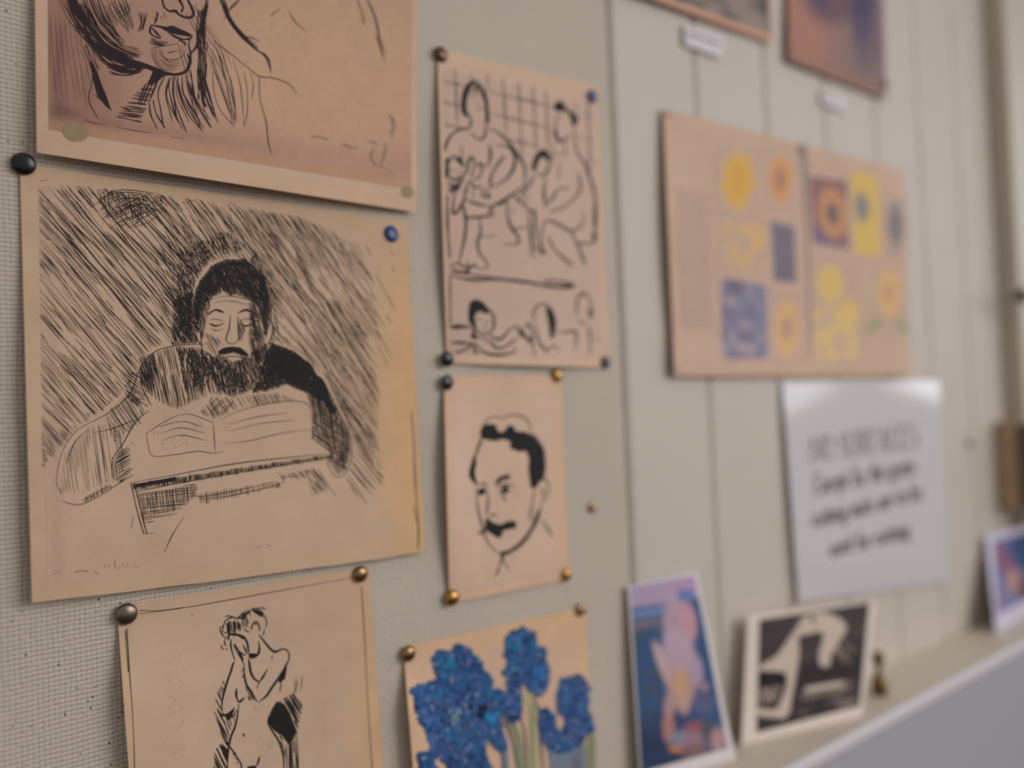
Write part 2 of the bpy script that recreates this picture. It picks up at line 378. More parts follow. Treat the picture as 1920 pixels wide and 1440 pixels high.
# ================================================================== SHEETS
# ---- A: large etching of a woman's lower face and hair, top left
def liftA(u, v): return 0.0012+0.0085*sm(v, 0.45, 1.0)*(0.35+0.65*np.sin(np.clip(u, 0, 1)*math.pi)**0.8)+0.002*(1-u)
A = Sheet('etching_print', [(60, -420), (783, -330), (781, 398), (69, 286)], liftA, 'pinkish brown etching of a woman\'s mouth, chin and long hair, top left of the pinboard', 'art print',
          paper_col(T(178, 150, 128), T(184, 152, 122), 0.4), nv=56)
def colA(u, v, px):
    c = np.tile(T(166, 133, 111), (len(u), 1))
    c = mix(c, T(147, 113, 95), 0.8*(1-sm(u, 0.0, 0.42))); c = mix(c, T(160, 124, 106), 0.5*sm(v, 0.72, 0.93))
    c = mix(c, T(132, 98, 83), 0.85*blob(px, 140, 130, 80, 200, .7)); st_ = vnoise(px[:, 0]/5+.2*px[:, 1]/30, px[:, 1]/90); c = mix(c, T(104, 74, 66), 0.75*sm(st_, .5, .85)*(1-sm(px[:, 0], 100, 190))); c = mix(c, T(134, 98, 90), 0.6*blob(px, 300, 60, 90, 130, .7)*0.7)
    c = mix(c, T(176, 140, 112), 0.6*blob(px, 600, 150, 170, 150, .6))
    line = px[:, 1]-(218+(px[:, 0]-91)*0.163)
    c = mix(c, T(124, 88, 80), 0.55*np.exp(-((line+6)/9)**2)*(1-sm(u, 0.1, 0.9))+0*u); c = mix(c, T(164, 126, 98), 0.7*sm(line, 0, 8)); c = mix(c, T(142, 104, 92), .3*np.exp(-((line+14)/26)**2))
    c = mix(c, T(96, 66, 66), 0.7*blob(px, 112, 205, 12, 14, .8)); c = mix(c, T(100, 70, 68), 0.6*blob(px, 133, 212, 16, 8, .8)); c = mix(c, T(112, 80, 74), 0.4*blob(px, 110, 120, 14, 90, .9))
    return c*(1+0.035*(vnoise(px[:, 0]/22, px[:, 1]/30)-0.5)[:, None]*2)
A.image('plate_tone', [(88, -400), (775, -320), (771, 355), (91, 243)], 90, 90, colA)
k = Ink(ws=1.3).at(0, 0, 3)
k.lines([[(915, -30), (915, 5), (925, 40), (960, 66), (990, 58), (1002, 78), (1040, 97), (1075, 97), (1089, 78), (1080, 45), (1062, 10), (1040, -40)], [(955, 62), (985, 62), (1004, 80), (1030, 92)], [(1000, -30), (1015, 10), (1030, 40), (1020, 70)]], 3.4)
k.lines([[(890, 70), (882, 100), (870, 132)], [(850, 140), (890, 148), (940, 156), (966, 148), (1010, 165), (1060, 188), (1082, 202)], [(850, 140), (844, 180), (866, 203), (905, 216)], [(850, 150), (880, 185), (905, 210)], [(945, 180), (990, 208), (1040, 222), (1076, 208)], [(1082, 202), (1072, 216), (1045, 224)]], 2.6)
k.fill([(880, 143), (930, 172), (975, 190), (1015, 198), (1060, 206), (1080, 200), (1040, 176), (1000, 160), (966, 149), (940, 155)])
k.fan([(780, 60), (790, 130), (775, 180)], [(830, 70), (815, 120), (800, 175)], 6, 1.0)
k.fan([(850, 210), (890, 232), (950, 238)], [(840, 235), (880, 255), (930, 260)], 6, 1.1); k.fan([(1000, 225), (1030, 240), (1036, 262)], [(1012, 222), (1042, 240), (1044, 260)], 4, 1.2)
k.line([(1072, 212), (1062, 255), (1072, 300), (1068, 350), (1054, 392), (1018, 414), (960, 418), (915, 402), (850, 378)], 3.4); k.fan([(1050, 300), (1064, 340), (1052, 388)], [(1058, 300), (1071, 345), (1060, 392)], 3, 1.6)
k.fan([(850, 262), (862, 330), (915, 380), (990, 398)], [(905, 262), (925, 320), (960, 352), (1030, 350)], 7, 0.8, 4); k.lines([[(928, 328), (985, 336), (1030, 312), (1044, 280)]], 1.0)
k.fill([(528, 238), (585, 248), (640, 290), (720, 325), (800, 350), (870, 376), (940, 404), (1000, 418), (930, 426), (880, 408), (800, 378), (700, 352), (630, 322), (575, 285)])
k.fan([(470, 60), (540, 180), (620, 265), (760, 335)], [(440, 90), (520, 240), (600, 320), (740, 370)], 12, 1.6, 5); k.fan([(560, 330), (680, 372), (830, 372)], [(620, 420), (710, 432), (800, 405)], 9, 2.0, 5)
k.hatch([(590, 360), (820, 368), (770, 398), (640, 398)], 4, 2.2, 1.6)
k.fan([(455, -20), (520, 120), (600, 225), (700, 290)], [(560, -20), (590, 80), (650, 170), (700, 235)], 16, 1.1, 6)
k.fan([(600, -20), (640, 60), (690, 130), (720, 190)], [(700, -10), (720, 50), (740, 110), (745, 160)], 9, 0.8, 6); k.hatch([(560, 0), (760, 0), (740, 90), (650, 180), (600, 120)], 60, 4.5, 0.9, keep=0.6); k.hatch([(600, 0), (760, 20), (720, 120), (640, 100)], -35, 5, 0.8, keep=0.55)
k.fill([(375, -20), (425, -20), (462, 60), (502, 140), (486, 152), (440, 112), (402, 50)]); k.fan([(330, -20), (400, 120), (480, 220), (560, 300)], [(380, -20), (440, 120), (500, 190), (560, 250)], 7, 1.4, 5)
k.fill([(505, 330), (530, 365), (562, 450), (602, 550), (627, 622), (590, 592), (545, 530), (524, 450)]); k.lines([[(627, 622), (580, 572), (536, 534)], [(480, 250), (520, 330), (560, 390)], [(470, 260), (520, 420), (500, 560), (550, 665)]], 1.3)
k.hatch([(860, 400), (935, 418), (885, 470), (835, 600), (800, 692), (660, 650), (740, 540), (820, 470)], 8, 5, 1.7, keep=0.95); k.hatch([(865, 400), (935, 418), (885, 470), (840, 590), (770, 600), (820, 470)], 112, 3.6, 1.7); k.fill([(858, 402), (940, 418), (905, 438), (880, 470), (845, 470)])
k.lines([[(655, 655), (730, 672), (800, 688)], [(665, 630), (730, 650), (800, 655)], [(680, 600), (740, 625), (810, 630)]], 1.4)
k.fan([(1172, -30), (1158, 90), (1112, 180), (1106, 250), (1062, 310)], [(1160, -30), (1150, 90), (1122, 180), (1115, 255), (1075, 300)], 4, 2.0, 3); k.fan([(1168, 20), (1150, 180), (1160, 300)], [(1120, 60), (1112, 200), (1124, 330)], 9, 1.5, 5)
k.hatch([(1115, 60), (1165, 40), (1155, 140), (1120, 150)], 95, 3, 1.3); k.fan([(1124, 280), (1115, 400), (1150, 530), (1195, 640)], [(1160, 290), (1150, 420), (1175, 540), (1225, 700)], 8, 1.6, 5)
k.hatch([(1105, 380), (1150, 380), (1165, 500), (1150, 620), (1115, 560)], 85, 3.2, 1.6)
k.lines([[(925, 430), (890, 520), (905, 620), (920, 715)], [(985, 430), (972, 520), (1008, 640), (1050, 745)], [(1000, 430), (1008, 520), (1058, 640), (1122, 722)], [(1025, 440), (1030, 520), (1088, 620), (1148, 722)], [(1058, 450), (1080, 530), (1128, 620), (1182, 715)], [(840, 580), (850, 650), (886, 726)], [(950, 440), (955, 520), (985, 640), (1030, 730)], [(1000, 460), (1030, 560), (1090, 660), (1140, 740)], [(1070, 470), (1095, 560), (1150, 650), (1190, 720)], [(860, 560), (880, 640), (930, 720)]], 1.7)
k.fan([(1238, -20), (1280, 100), (1350, 200), (1450, 285)], [(1260, -20), (1300, 100), (1370, 200), (1450, 262)], 6, 1.5, 3)
k.fan([(430, 20), (510, 170), (600, 270), (740, 330)], [(480, 20), (560, 160), (640, 250), (790, 310)], 12, 1.5, 6)
k.fan([(520, 260), (640, 330), (800, 372)], [(560, 300), (660, 350), (800, 385)], 8, 1.8, 5); k.fan([(430, 110), (520, 260), (600, 340), (680, 380)], [(460, 150), (540, 290), (620, 370), (720, 410)], 6, 1.3, 6)
k.hatch([(1120, 150), (1165, 140), (1170, 300), (1150, 560), (1190, 640), (1150, 600), (1110, 480), (1105, 300)], 92, 3.0, 1.7, keep=.8, runs=30)
k.hatch([(880, 40), (960, 90), (900, 120), (860, 110)], 75, 4, 0.8, keep=.6); k.hatch([(840, 240), (960, 240), (1040, 250), (1000, 300), (860, 300)], -10, 4.5, 0.8, keep=.6); k.hatch([(690, 250), (800, 270), (800, 330), (700, 310)], 15, 3.4, 1.2, keep=.75)
k.fan([(940, 430), (930, 540), (965, 680)], [(1090, 400), (1110, 540), (1200, 690)], 10, 1.3, 10); k.fan([(1180, 330), (1230, 500), (1320, 690)], [(1210, 260), (1290, 450), (1340, 680)], 5, 1.0, 8)
k.at(400, 0, 3)
k.fan([(35, -10), (90, 110), (160, 200), (235, 272), (290, 318), (318, 385)], [(50, -10), (105, 110), (175, 205), (245, 275), (310, 330), (325, 420)], 5, 1.5, 3)
k.fan([(-160, 60), (-100, 180), (-30, 300), (0, 380)], [(-100, 20), (-30, 140), (60, 270), (110, 380)], 5, 0.9, 5); k.lines([[(60, 110), (100, 40), (150, -10)], [(90, 60), (130, 20), (160, -20)]], 1.2)
k.lines([[(172, 202), (215, 212), (260, 232)], [(0, 228), (110, 312), (220, 402), (262, 430), (340, 440), (420, 470), (470, 525)], [(258, 428), (264, 560), (296, 680), (310, 800), (328, 872)]], 1.3)
k.lines([[(-200, 240), (-150, 430), (-110, 600), (-70, 715)], [(-180, 260), (-120, 450), (-90, 640), (-75, 720)], [(-5, 400), (5, 520), (40, 620), (122, 716)], [(10, 240), (70, 430), (110, 560), (130, 680)], [(40, 270), (90, 430), (120, 600), (118, 700)], [(110, 330), (150, 470), (165, 600), (172, 705)], [(170, 400), (190, 500), (192, 620), (175, 710)], [(-40, 380), (-60, 560), (-30, 680)], [(20, 280), (60, 420), (100, 620), (105, 700)], [(210, 410), (225, 480), (215, 560)]], 1.0)
k.lines([[(320, 93), (345, 70), (376, 50)], [(425, 60), (460, 122), (526, 182)]], 1.2); k.lines([[(808, -10), (838, 80), (850, 140)], [(850, -20), (905, 90), (930, 200), (948, 300), (966, 346)], [(870, -10), (915, 110), (940, 230), (975, 300)]], 1.6); k.hatch([(905, 190), (940, 195), (968, 345), (945, 320)], 70, 3, 1.1)
k.lines([[(985, 645), (1015, 680), (1022, 720), (985, 745)], [(1000, 650), (1010, 730), (1005, 780)], [(905, 830), (886, 880), (905, 920), (930, 935)], [(972, 800), (962, 870), (940, 938), (958, 940)], [(545, 765), (600, 772), (645, 788)], [(720, 825), (735, 810), (770, 830), (810, 828)], [(870, 797), (905, 800), (925, 815)], [(920, 390), (945, 405)], [(985, 970), (1005, 975)]], 1.2)
k.at(0, 0, 3)
k.ws = 1.0
for i in range(9): x = 285+i*26; k.line([(x, 90+i*5), (x+10+i*3, 300), (x+30+i*9, 520+(i % 3)*40)], 0.6, jit=.3)
k.lines([[(650, 714), (760, 735), (860, 748)], [(960, 770), (1040, 780)], [(470, 668), (520, 690), (600, 702)]], 1.0)
k.build('etched_lines', A, M_INKB)
s_ = Ink()
s_.fill([(141+24*math.cos(t), 247+18*math.sin(t)+(math.cos(t)*3)) for t in np.linspace(0, 6.28, 26)[:-1]]); s_.fill([(764+12*math.cos(t), 360+12*math.sin(t)) for t in np.linspace(0, 6.28, 18)[:-1]])
s_.build('putty_spot', A, M_SPOT, 0.0002)

# ---- B: hatched etching of a man at a desk (a generic figure stands in for the artwork)
def liftB(u, v): return 0.0012+0.0045*sm(v, 0.6, 1)*(0.3+0.7*np.sin(np.clip(u, 0, 1)*math.pi))+0.0035*(1-sm(u, 0, 0.25))*sm(v, 0.1, 0.6)+0.001*np.sin(u*5+v*3)**2
Bp = Sheet('hatched_print', [(37, 306), (763, 416), (797, 1034), (60, 1130)], liftB, 'large hatched black etching of a bearded man at a desk on browned paper', 'art print', paper_col(T(173, 146, 124), T(180, 148, 114), 0.3, right=0.75), nv=44,
           edge=lambda u, v: np.c_[0*u, 3*np.sin(u*math.pi)*(v > .99)+2*vnoise(u*14, v*3)*(v > .99)])
Bp.image('faint_margin', [(72, 345), (100, 350), (128, 1085), (90, 1098)], 6, 20, lambda u, v, px: mix(np.tile(T(173, 146, 124), (len(u), 1)), T(160, 133, 114), 0.5*np.sin(np.pi*u)))
k = Ink(ws=0.86, gs=0.84)
HEAD = [(362, 575), (366, 535), (382, 505), (410, 488), (445, 484), (478, 497), (502, 530), (512, 580), (508, 640), (495, 690), (470, 725), (440, 735), (410, 722), (386, 690), (370, 640)]
BODY = [(378, 640), (330, 640), (285, 655), (262, 690), (240, 735), (205, 765), (150, 800), (115, 845), (104, 900), (112, 940), (150, 948), (215, 915), (252, 890), (620, 850), (640, 905), (655, 880), (660, 830), (640, 770), (615, 715), (585, 680), (550, 655), (508, 640)]
DESK = [(245, 912), (620, 848), (640, 900), (560, 915), (400, 940), (272, 1000)]
bgL = [(72, 352), (120, 346), (200, 352), (330, 368), (420, 380), (560, 405), (640, 440), (700, 520), (715, 640), (705, 760), (722, 905), (690, 950), (640, 900), (600, 700), (380, 640), (250, 720), (110, 850), (78, 880)]
fade = lambda X, Y: 0.55+0.45*sm(vnoise(X/45+3, Y/60), 0.25, 0.7)
k.hatch(bgL, 51, 5.0, 1.25, cut=[HEAD, BODY], keep=0.78, dens=fade, raw=True, runs=60)
k.hatch([(72, 352), (330, 368), (380, 470), (380, 640), (250, 720), (110, 850), (78, 880)], 47, 5.6, 1.35, cut=[HEAD, BODY], keep=0.72, dens=lambda X, Y: 0.5+0.5*vnoise(X/50, Y/50+7), raw=True, runs=55)
k.hatch([(330, 375), (560, 405), (640, 440), (640, 600), (520, 620), (370, 640), (300, 600), (290, 480)], 57, 3.6, 1.2, cut=[HEAD, BODY], keep=0.75, dens=lambda X, Y: np.exp(-(((X-400)/150)**2+((Y-500)/130)**2))+0.25, raw=True)
k.hatch([(335, 470), (420, 430), (480, 470), (520, 560), (525, 650), (500, 640), (470, 470), (400, 480), (365, 540), (360, 640), (325, 660), (330, 560)], 75, 2.6, 1.3, cut=[HEAD, BODY], keep=0.8, raw=True, runs=25)
k.hatch([(325, 560), (372, 540), (378, 645), (320, 650)], 62, 2.0, 1.5, cut=[HEAD], keep=0.85, raw=True, runs=22); k.hatch([(325, 560), (372, 540), (378, 645), (320, 650)], -60, 2.8, 1.2, cut=[HEAD], keep=0.7, raw=True, runs=22)
k.hatch([(540, 420), (740, 470), (745, 700), (640, 640), (560, 520)], 62, 5.5, 1.0, keep=0.55, dens=lambda X, Y: 1-sm(X, 560, 770)*.65, raw=True, runs=60)
k.hatch([(560, 560), (660, 560), (715, 740), (700, 900), (640, 800)], 60, 5.2, 1.15, cut=[BODY], keep=0.8, raw=True, runs=80)
k.hatch([(180, 352), (310, 366), (312, 396), (270, 425), (230, 430), (190, 405)], -25, 3.6, 1.3, keep=0.7, raw=True, runs=18); k.hatch([(180, 352), (310, 366), (300, 400), (260, 420), (200, 410)], 80, 4, 1.2, keep=0.6, raw=True, runs=18)
k.fan([(175, 380), (215, 355), (290, 368)], [(200, 425), (260, 400), (312, 398)], 7, 1.5, 6)
k.lines([[(75, 340), (90, 336)], [(350, 374), (366, 378)], [(345, 380), (370, 374)], [(430, 384), (436, 378)], [(437, 388), (443, 379)]], 1.2)
k.dots([(400, 385), (560, 405), (640, 450), (520, 470), (430, 430)], 240, 0.9, raw=True); k.dots([(72, 345), (760, 450), (770, 800), (700, 920), (80, 890)], 300, 0.7, raw=True)
# head: plain full hair, lowered eyes, beard
HAIR = [(363, 606), (361, 575), (366, 545), (376, 522), (388, 508), (396, 497), (412, 490), (424, 484), (440, 487), (456, 483), (474, 494), (488, 508), (499, 524), (506, 548), (512, 575), (509, 600), (503, 622), (497, 640), (493, 612), (489, 590), (482, 574), (470, 566), (458, 560), (446, 553), (432, 556), (420, 548), (406, 556), (394, 562), (387, 574), (381, 590), (377, 606), (375, 628), (368, 620)]
k.hatch(HAIR, 62, 1.9, 1.9, keep=.95, raw=True, runs=14); k.hatch(HAIR, 100, 2.4, 1.7, keep=.85, raw=True, runs=14); k.hatch(HAIR, 20, 2.8, 1.5, keep=.7, raw=True, runs=14)
k.fan([(366, 560), (392, 508), (430, 486), (474, 494), (508, 560)], [(372, 570), (398, 520), (432, 500), (470, 508), (500, 566)], 7, 2.2, 3)
k.hatch([(375, 610), (384, 560), (402, 546), (380, 640)], 80, 2.4, 1.2, raw=True); k.hatch([(470, 555), (492, 590), (500, 660), (478, 690), (466, 640)], 78, 2.1, 1.25, keep=.85, raw=True, runs=18); k.hatch([(462, 556), (490, 590), (496, 640), (470, 640)], 20, 2.6, 1.1, keep=.7, raw=True, runs=18)
k.lines([[(371, 600), (366, 612), (370, 636), (380, 650)], [(376, 620), (380, 660), (392, 690)], [(507, 600), (512, 615), (507, 638), (500, 648)]], 2.0)
k.lines([[(390, 590), (404, 581), (420, 586)], [(446, 587), (462, 581), (480, 590)]], 4.2); k.lines([[(392, 606), (404, 611), (419, 607)], [(448, 607), (462, 611), (478, 606)]], 3.2); k.lines([[(394, 600), (405, 598), (418, 602)], [(449, 602), (462, 598), (477, 602)], [(396, 616), (406, 620), (418, 616)]], 1.3)
k.lines([[(432, 590), (430, 615), (424, 636), (431, 644), (442, 643), (448, 635)], [(446, 592), (447, 620), (450, 636)]], 2.0); k.hatch([(446, 592), (462, 612), (456, 642), (446, 640)], 70, 2.2, 1.3, raw=True)
k.lines([[(398, 560), (430, 555), (468, 562)], [(400, 568), (430, 564), (464, 571)]], 1.1); k.hatch([(384, 620), (422, 640), (405, 668), (388, 668)], 60, 3.4, 1.0, keep=.7, raw=True)
BEARD = [(384, 655), (402, 668), (414, 654), (432, 648), (450, 650), (468, 662), (486, 648), (502, 640), (506, 670), (494, 705), (470, 735), (440, 748), (412, 736), (392, 700)]
k.fill([(408, 660), (420, 652), (436, 650), (452, 653), (468, 668), (452, 664), (436, 660), (420, 664)], smooth=True); k.hatch(BEARD, 78, 2.0, 1.5, cut=[[(418, 668), (438, 664), (456, 670), (438, 676)]], keep=.86, raw=True, runs=16); k.hatch(BEARD, 60, 2.8, 1.4, cut=[[(414, 668), (438, 662), (458, 670), (438, 678)]], keep=.75, raw=True, runs=14); k.line([(416, 671), (438, 668), (458, 672)], 1.8)
# coat
RS = [(492, 690), (506, 640), (548, 656), (584, 682), (596, 706), (612, 720), (626, 760), (600, 752), (575, 738), (540, 722), (500, 735), (470, 738)]
k.hatch(RS, 42, 2.0, 1.9, keep=.9, raw=True, runs=16); k.hatch([(500, 662), (512, 642), (550, 657), (582, 682), (592, 702), (570, 712), (530, 706), (498, 714), (488, 700)], 100, 1.8, 1.9, keep=.9, raw=True, runs=16); k.hatch(RS, 70, 2.0, 1.6, keep=.88, raw=True, runs=20); k.hatch(RS, 15, 2.6, 1.3, keep=.75, raw=True, runs=20)
k.fill([(588, 700), (606, 712), (622, 752), (632, 770), (622, 776), (606, 752), (594, 730)], smooth=True)
RA = [(590, 700), (612, 720), (632, 768), (652, 812), (658, 850), (650, 882), (634, 892), (612, 862), (620, 848), (584, 822), (586, 770), (576, 742)]
k.hatch(RA, 80, 2.6, 1.3, keep=.85, raw=True, runs=22); k.hatch(RA, 35, 3.0, 1.2, keep=.72, raw=True, runs=22); k.hatch([(620, 760), (652, 812), (658, 850), (648, 885), (628, 870), (640, 830)], -40, 2.6, 1.4, raw=True)
k.line([(606, 712), (632, 765), (654, 815), (660, 850), (650, 884), (630, 894), (612, 866)], 2.2)
LS = [(380, 650), (330, 646), (288, 660), (272, 680), (262, 700), (290, 750), (330, 770), (400, 740), (420, 745), (398, 700)]
k.hatch(LS, 78, 3.2, 1.4, keep=.85, raw=True, runs=24); k.hatch([(330, 648), (380, 652), (400, 705), (380, 740), (345, 730)], 96, 2.3, 1.5, keep=.85, raw=True, runs=20); k.hatch([(345, 650), (385, 655), (396, 700), (365, 720)], 60, 2.6, 1.4, keep=.75, raw=True, runs=20)
k.hatch([(262, 668), (288, 658), (296, 700), (286, 745), (262, 720)], 70, 2.6, 1.6, raw=True, runs=20); k.hatch([(240, 700), (268, 690), (280, 750), (262, 765), (232, 740)], 40, 3.0, 1.5, keep=.8, raw=True, runs=20)
k.hatch([(195, 775), (240, 735), (280, 760), (262, 800), (215, 830)], 55, 3.6, 1.2, keep=.75, raw=True); k.hatch([(120, 850), (165, 800), (215, 790), (250, 830), (225, 900), (150, 930), (112, 925)], 82, 5, 0.9, keep=.7, raw=True, runs=50)
k.hatch([(215, 850), (245, 835), (250, 880), (228, 908), (210, 900)], -30, 3.0, 1.4, raw=True); k.hatch([(150, 935), (205, 905), (212, 915), (160, 945)], 80, 3, 1.2, raw=True)
k.lines([[(385, 645), (330, 648), (290, 660), (264, 690), (245, 735), (222, 760), (190, 782), (146, 806), (118, 845), (106, 900), (116, 928)], [(116, 940), (150, 946), (190, 928), (225, 905), (250, 890)], [(165, 805), (140, 830), (124, 870)], [(280, 770), (255, 790), (232, 830), (212, 860), (210, 895)], [(175, 812), (215, 802), (258, 785)], [(262, 700), (268, 730), (284, 760)]], 1.6)
# open pages on the desk
k.lines([[(275, 810), (278, 835), (288, 855), (330, 852), (372, 846), (400, 850), (420, 846)], [(276, 812), (310, 790), (350, 776), (400, 792)], [(400, 792), (402, 820), (404, 848)], [(404, 792), (450, 770), (520, 754), (575, 756), (586, 790), (588, 826)], [(420, 832), (470, 826), (530, 812), (586, 806)], [(300, 800), (340, 790), (380, 800)], [(302, 812), (340, 802), (385, 812)], [(304, 826), (340, 816), (388, 826)], [(430, 796), (480, 782), (540, 774)], [(432, 808), (490, 794), (550, 788)]], 1.2)
k.hatch([(400, 745), (520, 735), (560, 752), (450, 768), (405, 788), (370, 775)], 60, 3.6, 1.1, keep=.7, raw=True); k.hatch([(390, 740), (440, 752), (420, 780), (396, 780)], -50, 4, 1.1, raw=True)
k.dots([(270, 770), (420, 740), (440, 820), (300, 850)], 160, 0.7, raw=True)
k.lines([[(245, 905), (330, 890), (450, 868), (620, 850)], [(252, 922), (340, 905), (460, 884), (622, 858)], [(592, 826), (608, 838), (622, 850), (622, 860)], [(245, 905), (250, 925), (258, 960), (270, 1002)], [(252, 905), (258, 930), (266, 965), (276, 1002)]], 1.8)
k.hatch([(246, 906), (622, 850), (622, 860), (252, 922)], 86, 2.2, 1.5, raw=True, keep=.95); k.fill([(252, 908), (330, 894), (330, 901), (254, 914)])
k.hatch([(256, 926), (370, 906), (372, 930), (330, 960), (268, 975)], 84, 4.2, 1.2, raw=True); k.hatch([(256, 926), (370, 906), (372, 930), (330, 965), (268, 985)], -6, 4.0, 1.2, raw=True, keep=.85)
k.hatch([(370, 924), (525, 900), (530, 914), (440, 935), (372, 950)], 86, 4.2, 1.1, raw=True); k.lines([[(368, 908), (368, 930), (420, 924), (520, 902)], [(372, 936), (430, 930), (524, 908), (530, 898), (520, 886)]], 1.4)
k.hatch([(525, 890), (590, 876), (620, 920), (590, 930), (580, 900), (530, 900)], 50, 3.2, 1.2, raw=True); k.lines([[(596, 878), (612, 905), (630, 930)], [(578, 895), (586, 928)], [(268, 1000), (290, 999)], [(250, 970), (246, 990)], [(345, 970), (325, 1000), (308, 1036)]], 1.3)
k.lines([[(98, 1077), (115, 1072)], [(138, 1074), (152, 1070), (166, 1072)], [(196, 1064), (199, 1056)], [(204, 1064), (206, 1058)], [(216, 1066), (215, 1052)], [(222, 1062), (224, 1068)], [(230, 1062), (231, 1056)], [(237, 1064), (239, 1055)], [(250, 1063), (260, 1062)], [(478, 1026), (492, 1024)], [(500, 1022), (508, 1024)], [(175, 1072), (185, 1076)]], 1.2)
k.lines([[(772, 770), (776, 830), (778, 890), (780, 930)], [(780, 930), (784, 970), (785, 1030)], [(776, 950), (783, 980)]], 2.2, jit=.3); k.dots([(90, 930), (300, 960), (320, 1060), (100, 1060)], 90, 0.6, raw=True)
k.build('etched_lines', Bp, M_INK)

# ---- C: weeping figure, bottom left
def liftC(u, v): return 0.0012+0.0065*(1-sm(u, 0.0, 0.5))*sm(v, 0.02, 0.3)+0.002*sm(v, 0.5, 1)
Cp = Sheet('figure_print', [(219, 1137), (691, 1062), (736, 1660), (268, 1810)], liftC, 'ink drawing of a standing figure hiding the face in one hand, lower left', 'art print', paper_col(T(174, 147, 125), T(184, 150, 115), 0.4, right=0.45))
k = Ink()
k.lines([[(262, 1151), (360, 1137), (500, 1112), (662, 1083)], [(262, 1145), (300, 1145), (345, 1139)], [(678, 1100), (684, 1200), (690, 1320), (702, 1500)], [(238, 1178), (243, 1260), (250, 1360), (254, 1500)], [(235, 1182), (241, 1260)]], 1.3, taper=.1)
k.ws = 1.35; k.at(380, 1120, 4.5)
k.lines([[(405, 105), (450, 92), (492, 110), (522, 152)], [(478, 86), (510, 90), (538, 106)], [(522, 152), (542, 210), (532, 252)], [(522, 265), (518, 295), (510, 322)], [(174, 262), (180, 222), (208, 186), (258, 168), (300, 180), (330, 140), (370, 112), (410, 102)], [(186, 170), (215, 156), (260, 165)], [(150, 240), (154, 290), (180, 330), (222, 352)], [(168, 235), (172, 285), (198, 302), (216, 270), (206, 228), (185, 225)], [(194, 345), (184, 380), (200, 412)], [(158, 402), (164, 425), (176, 442)], [(194, 428), (212, 446)], [(345, 262), (370, 282), (396, 296)]], 1.5)
k.fill([(408, 98), (460, 100), (506, 130), (514, 170), (472, 150), (430, 124)]); k.fan([(300, 175), (340, 140), (400, 112)], [(330, 200), (370, 150), (410, 118)], 7, 1.6, 5)
k.hatch([(205, 190), (300, 182), (330, 250), (322, 300), (225, 312), (205, 290)], 86, 2.8, 1.7); k.hatch([(320, 160), (400, 120), (410, 170), (380, 285), (340, 260)], 72, 3.6, 1.4, keep=.8); k.lines([[(220, 200), (222, 300), (218, 360)], [(230, 205), (232, 320)]], 2.4)
k.lines([[(408, 275), (425, 222), (452, 200), (475, 232), (482, 285)], [(440, 232), (448, 215), (462, 230)]], 1.8); k.lines([[(235, 310), (290, 310), (342, 330), (372, 372), (386, 430), (392, 480)], [(240, 316), (300, 322), (350, 352)]], 2.2); k.fan([(235, 306), (300, 312), (355, 345)], [(240, 312), (300, 320), (350, 355)], 3, 1.6)
k.fill([(262, 385), (290, 435), (345, 478), (388, 488), (345, 492), (318, 470), (285, 432)]); k.lines([[(340, 398), (360, 440), (378, 480)], [(362, 340), (380, 400), (384, 455)], [(242, 352), (238, 400), (250, 460), (272, 532)], [(262, 400), (300, 470), (330, 520), (345, 560)], [(270, 390), (310, 460), (345, 530)]], 1.9)
k.line([(472, 370), (480, 430), (466, 482), (430, 498), (400, 490)], 2.6); k.fill([(388, 472), (440, 470), (466, 488), (440, 516), (396, 512)], smooth=True)
k.lines([[(474, 312), (520, 372), (570, 432), (600, 456), (640, 450), (680, 434), (716, 450), (732, 490), (722, 540), (694, 600)], [(575, 432), (605, 462), (632, 460)], [(590, 490), (584, 518)]], 2.4)
k.fan([(722, 540), (690, 610), (640, 690), (590, 765), (540, 832), (470, 888)], [(716, 540), (680, 610), (630, 690), (582, 765), (532, 828), (480, 878)], 3, 1.8, 2); k.fill([(700, 560), (712, 592), (696, 680), (656, 722), (640, 712), (668, 640)])
k.lines([[(388, 515), (400, 600), (420, 670), (482, 716)], [(398, 540), (412, 640), (440, 690), (486, 722)], [(548, 604), (512, 668), (484, 712)], [(470, 720), (462, 770)]], 2.3); k.lines([[(272, 540), (246, 600), (215, 690), (190, 770), (170, 850), (162, 920), (170, 985)], [(258, 550), (235, 640), (212, 700)], [(350, 560), (352, 650), (368, 730), (412, 802), (462, 882)]], 2.3); k.hatch([(300, 590), (350, 570), (360, 700), (330, 700)], 118, 4, 1.0, keep=.7)
k.hatch([(356, 740), (392, 752), (440, 830), (465, 885), (420, 895), (385, 850)], 62, 2.6, 2.0); k.lines([[(286, 768), (284, 830), (306, 892)], [(172, 985), (202, 992), (272, 935)], [(165, 990), (215, 1000), (262, 955)]], 2.6); k.fill([(300, 880), (350, 842), (356, 852), (320, 890)]); k.fill([(195, 1000), (255, 980), (262, 1002), (215, 1040)]); k.hatch([(180, 1000), (300, 930), (290, 1010), (260, 1100), (225, 1180), (185, 1080)], 72, 4, 1.3, keep=.8)
k.lines([[(306, 900), (296, 985), (276, 1085), (240, 1175), (224, 1255), (214, 1335), (208, 1500)], [(622, 890), (582, 960), (552, 1042), (572, 1102), (612, 1162), (652, 1232), (680, 1330), (690, 1500)], [(226, 1255), (272, 1322), (322, 1402), (330, 1450)], [(482, 1340), (470, 1390), (450, 1430)], [(336, 1152), (350, 1158), (344, 1178)]], 2.2)
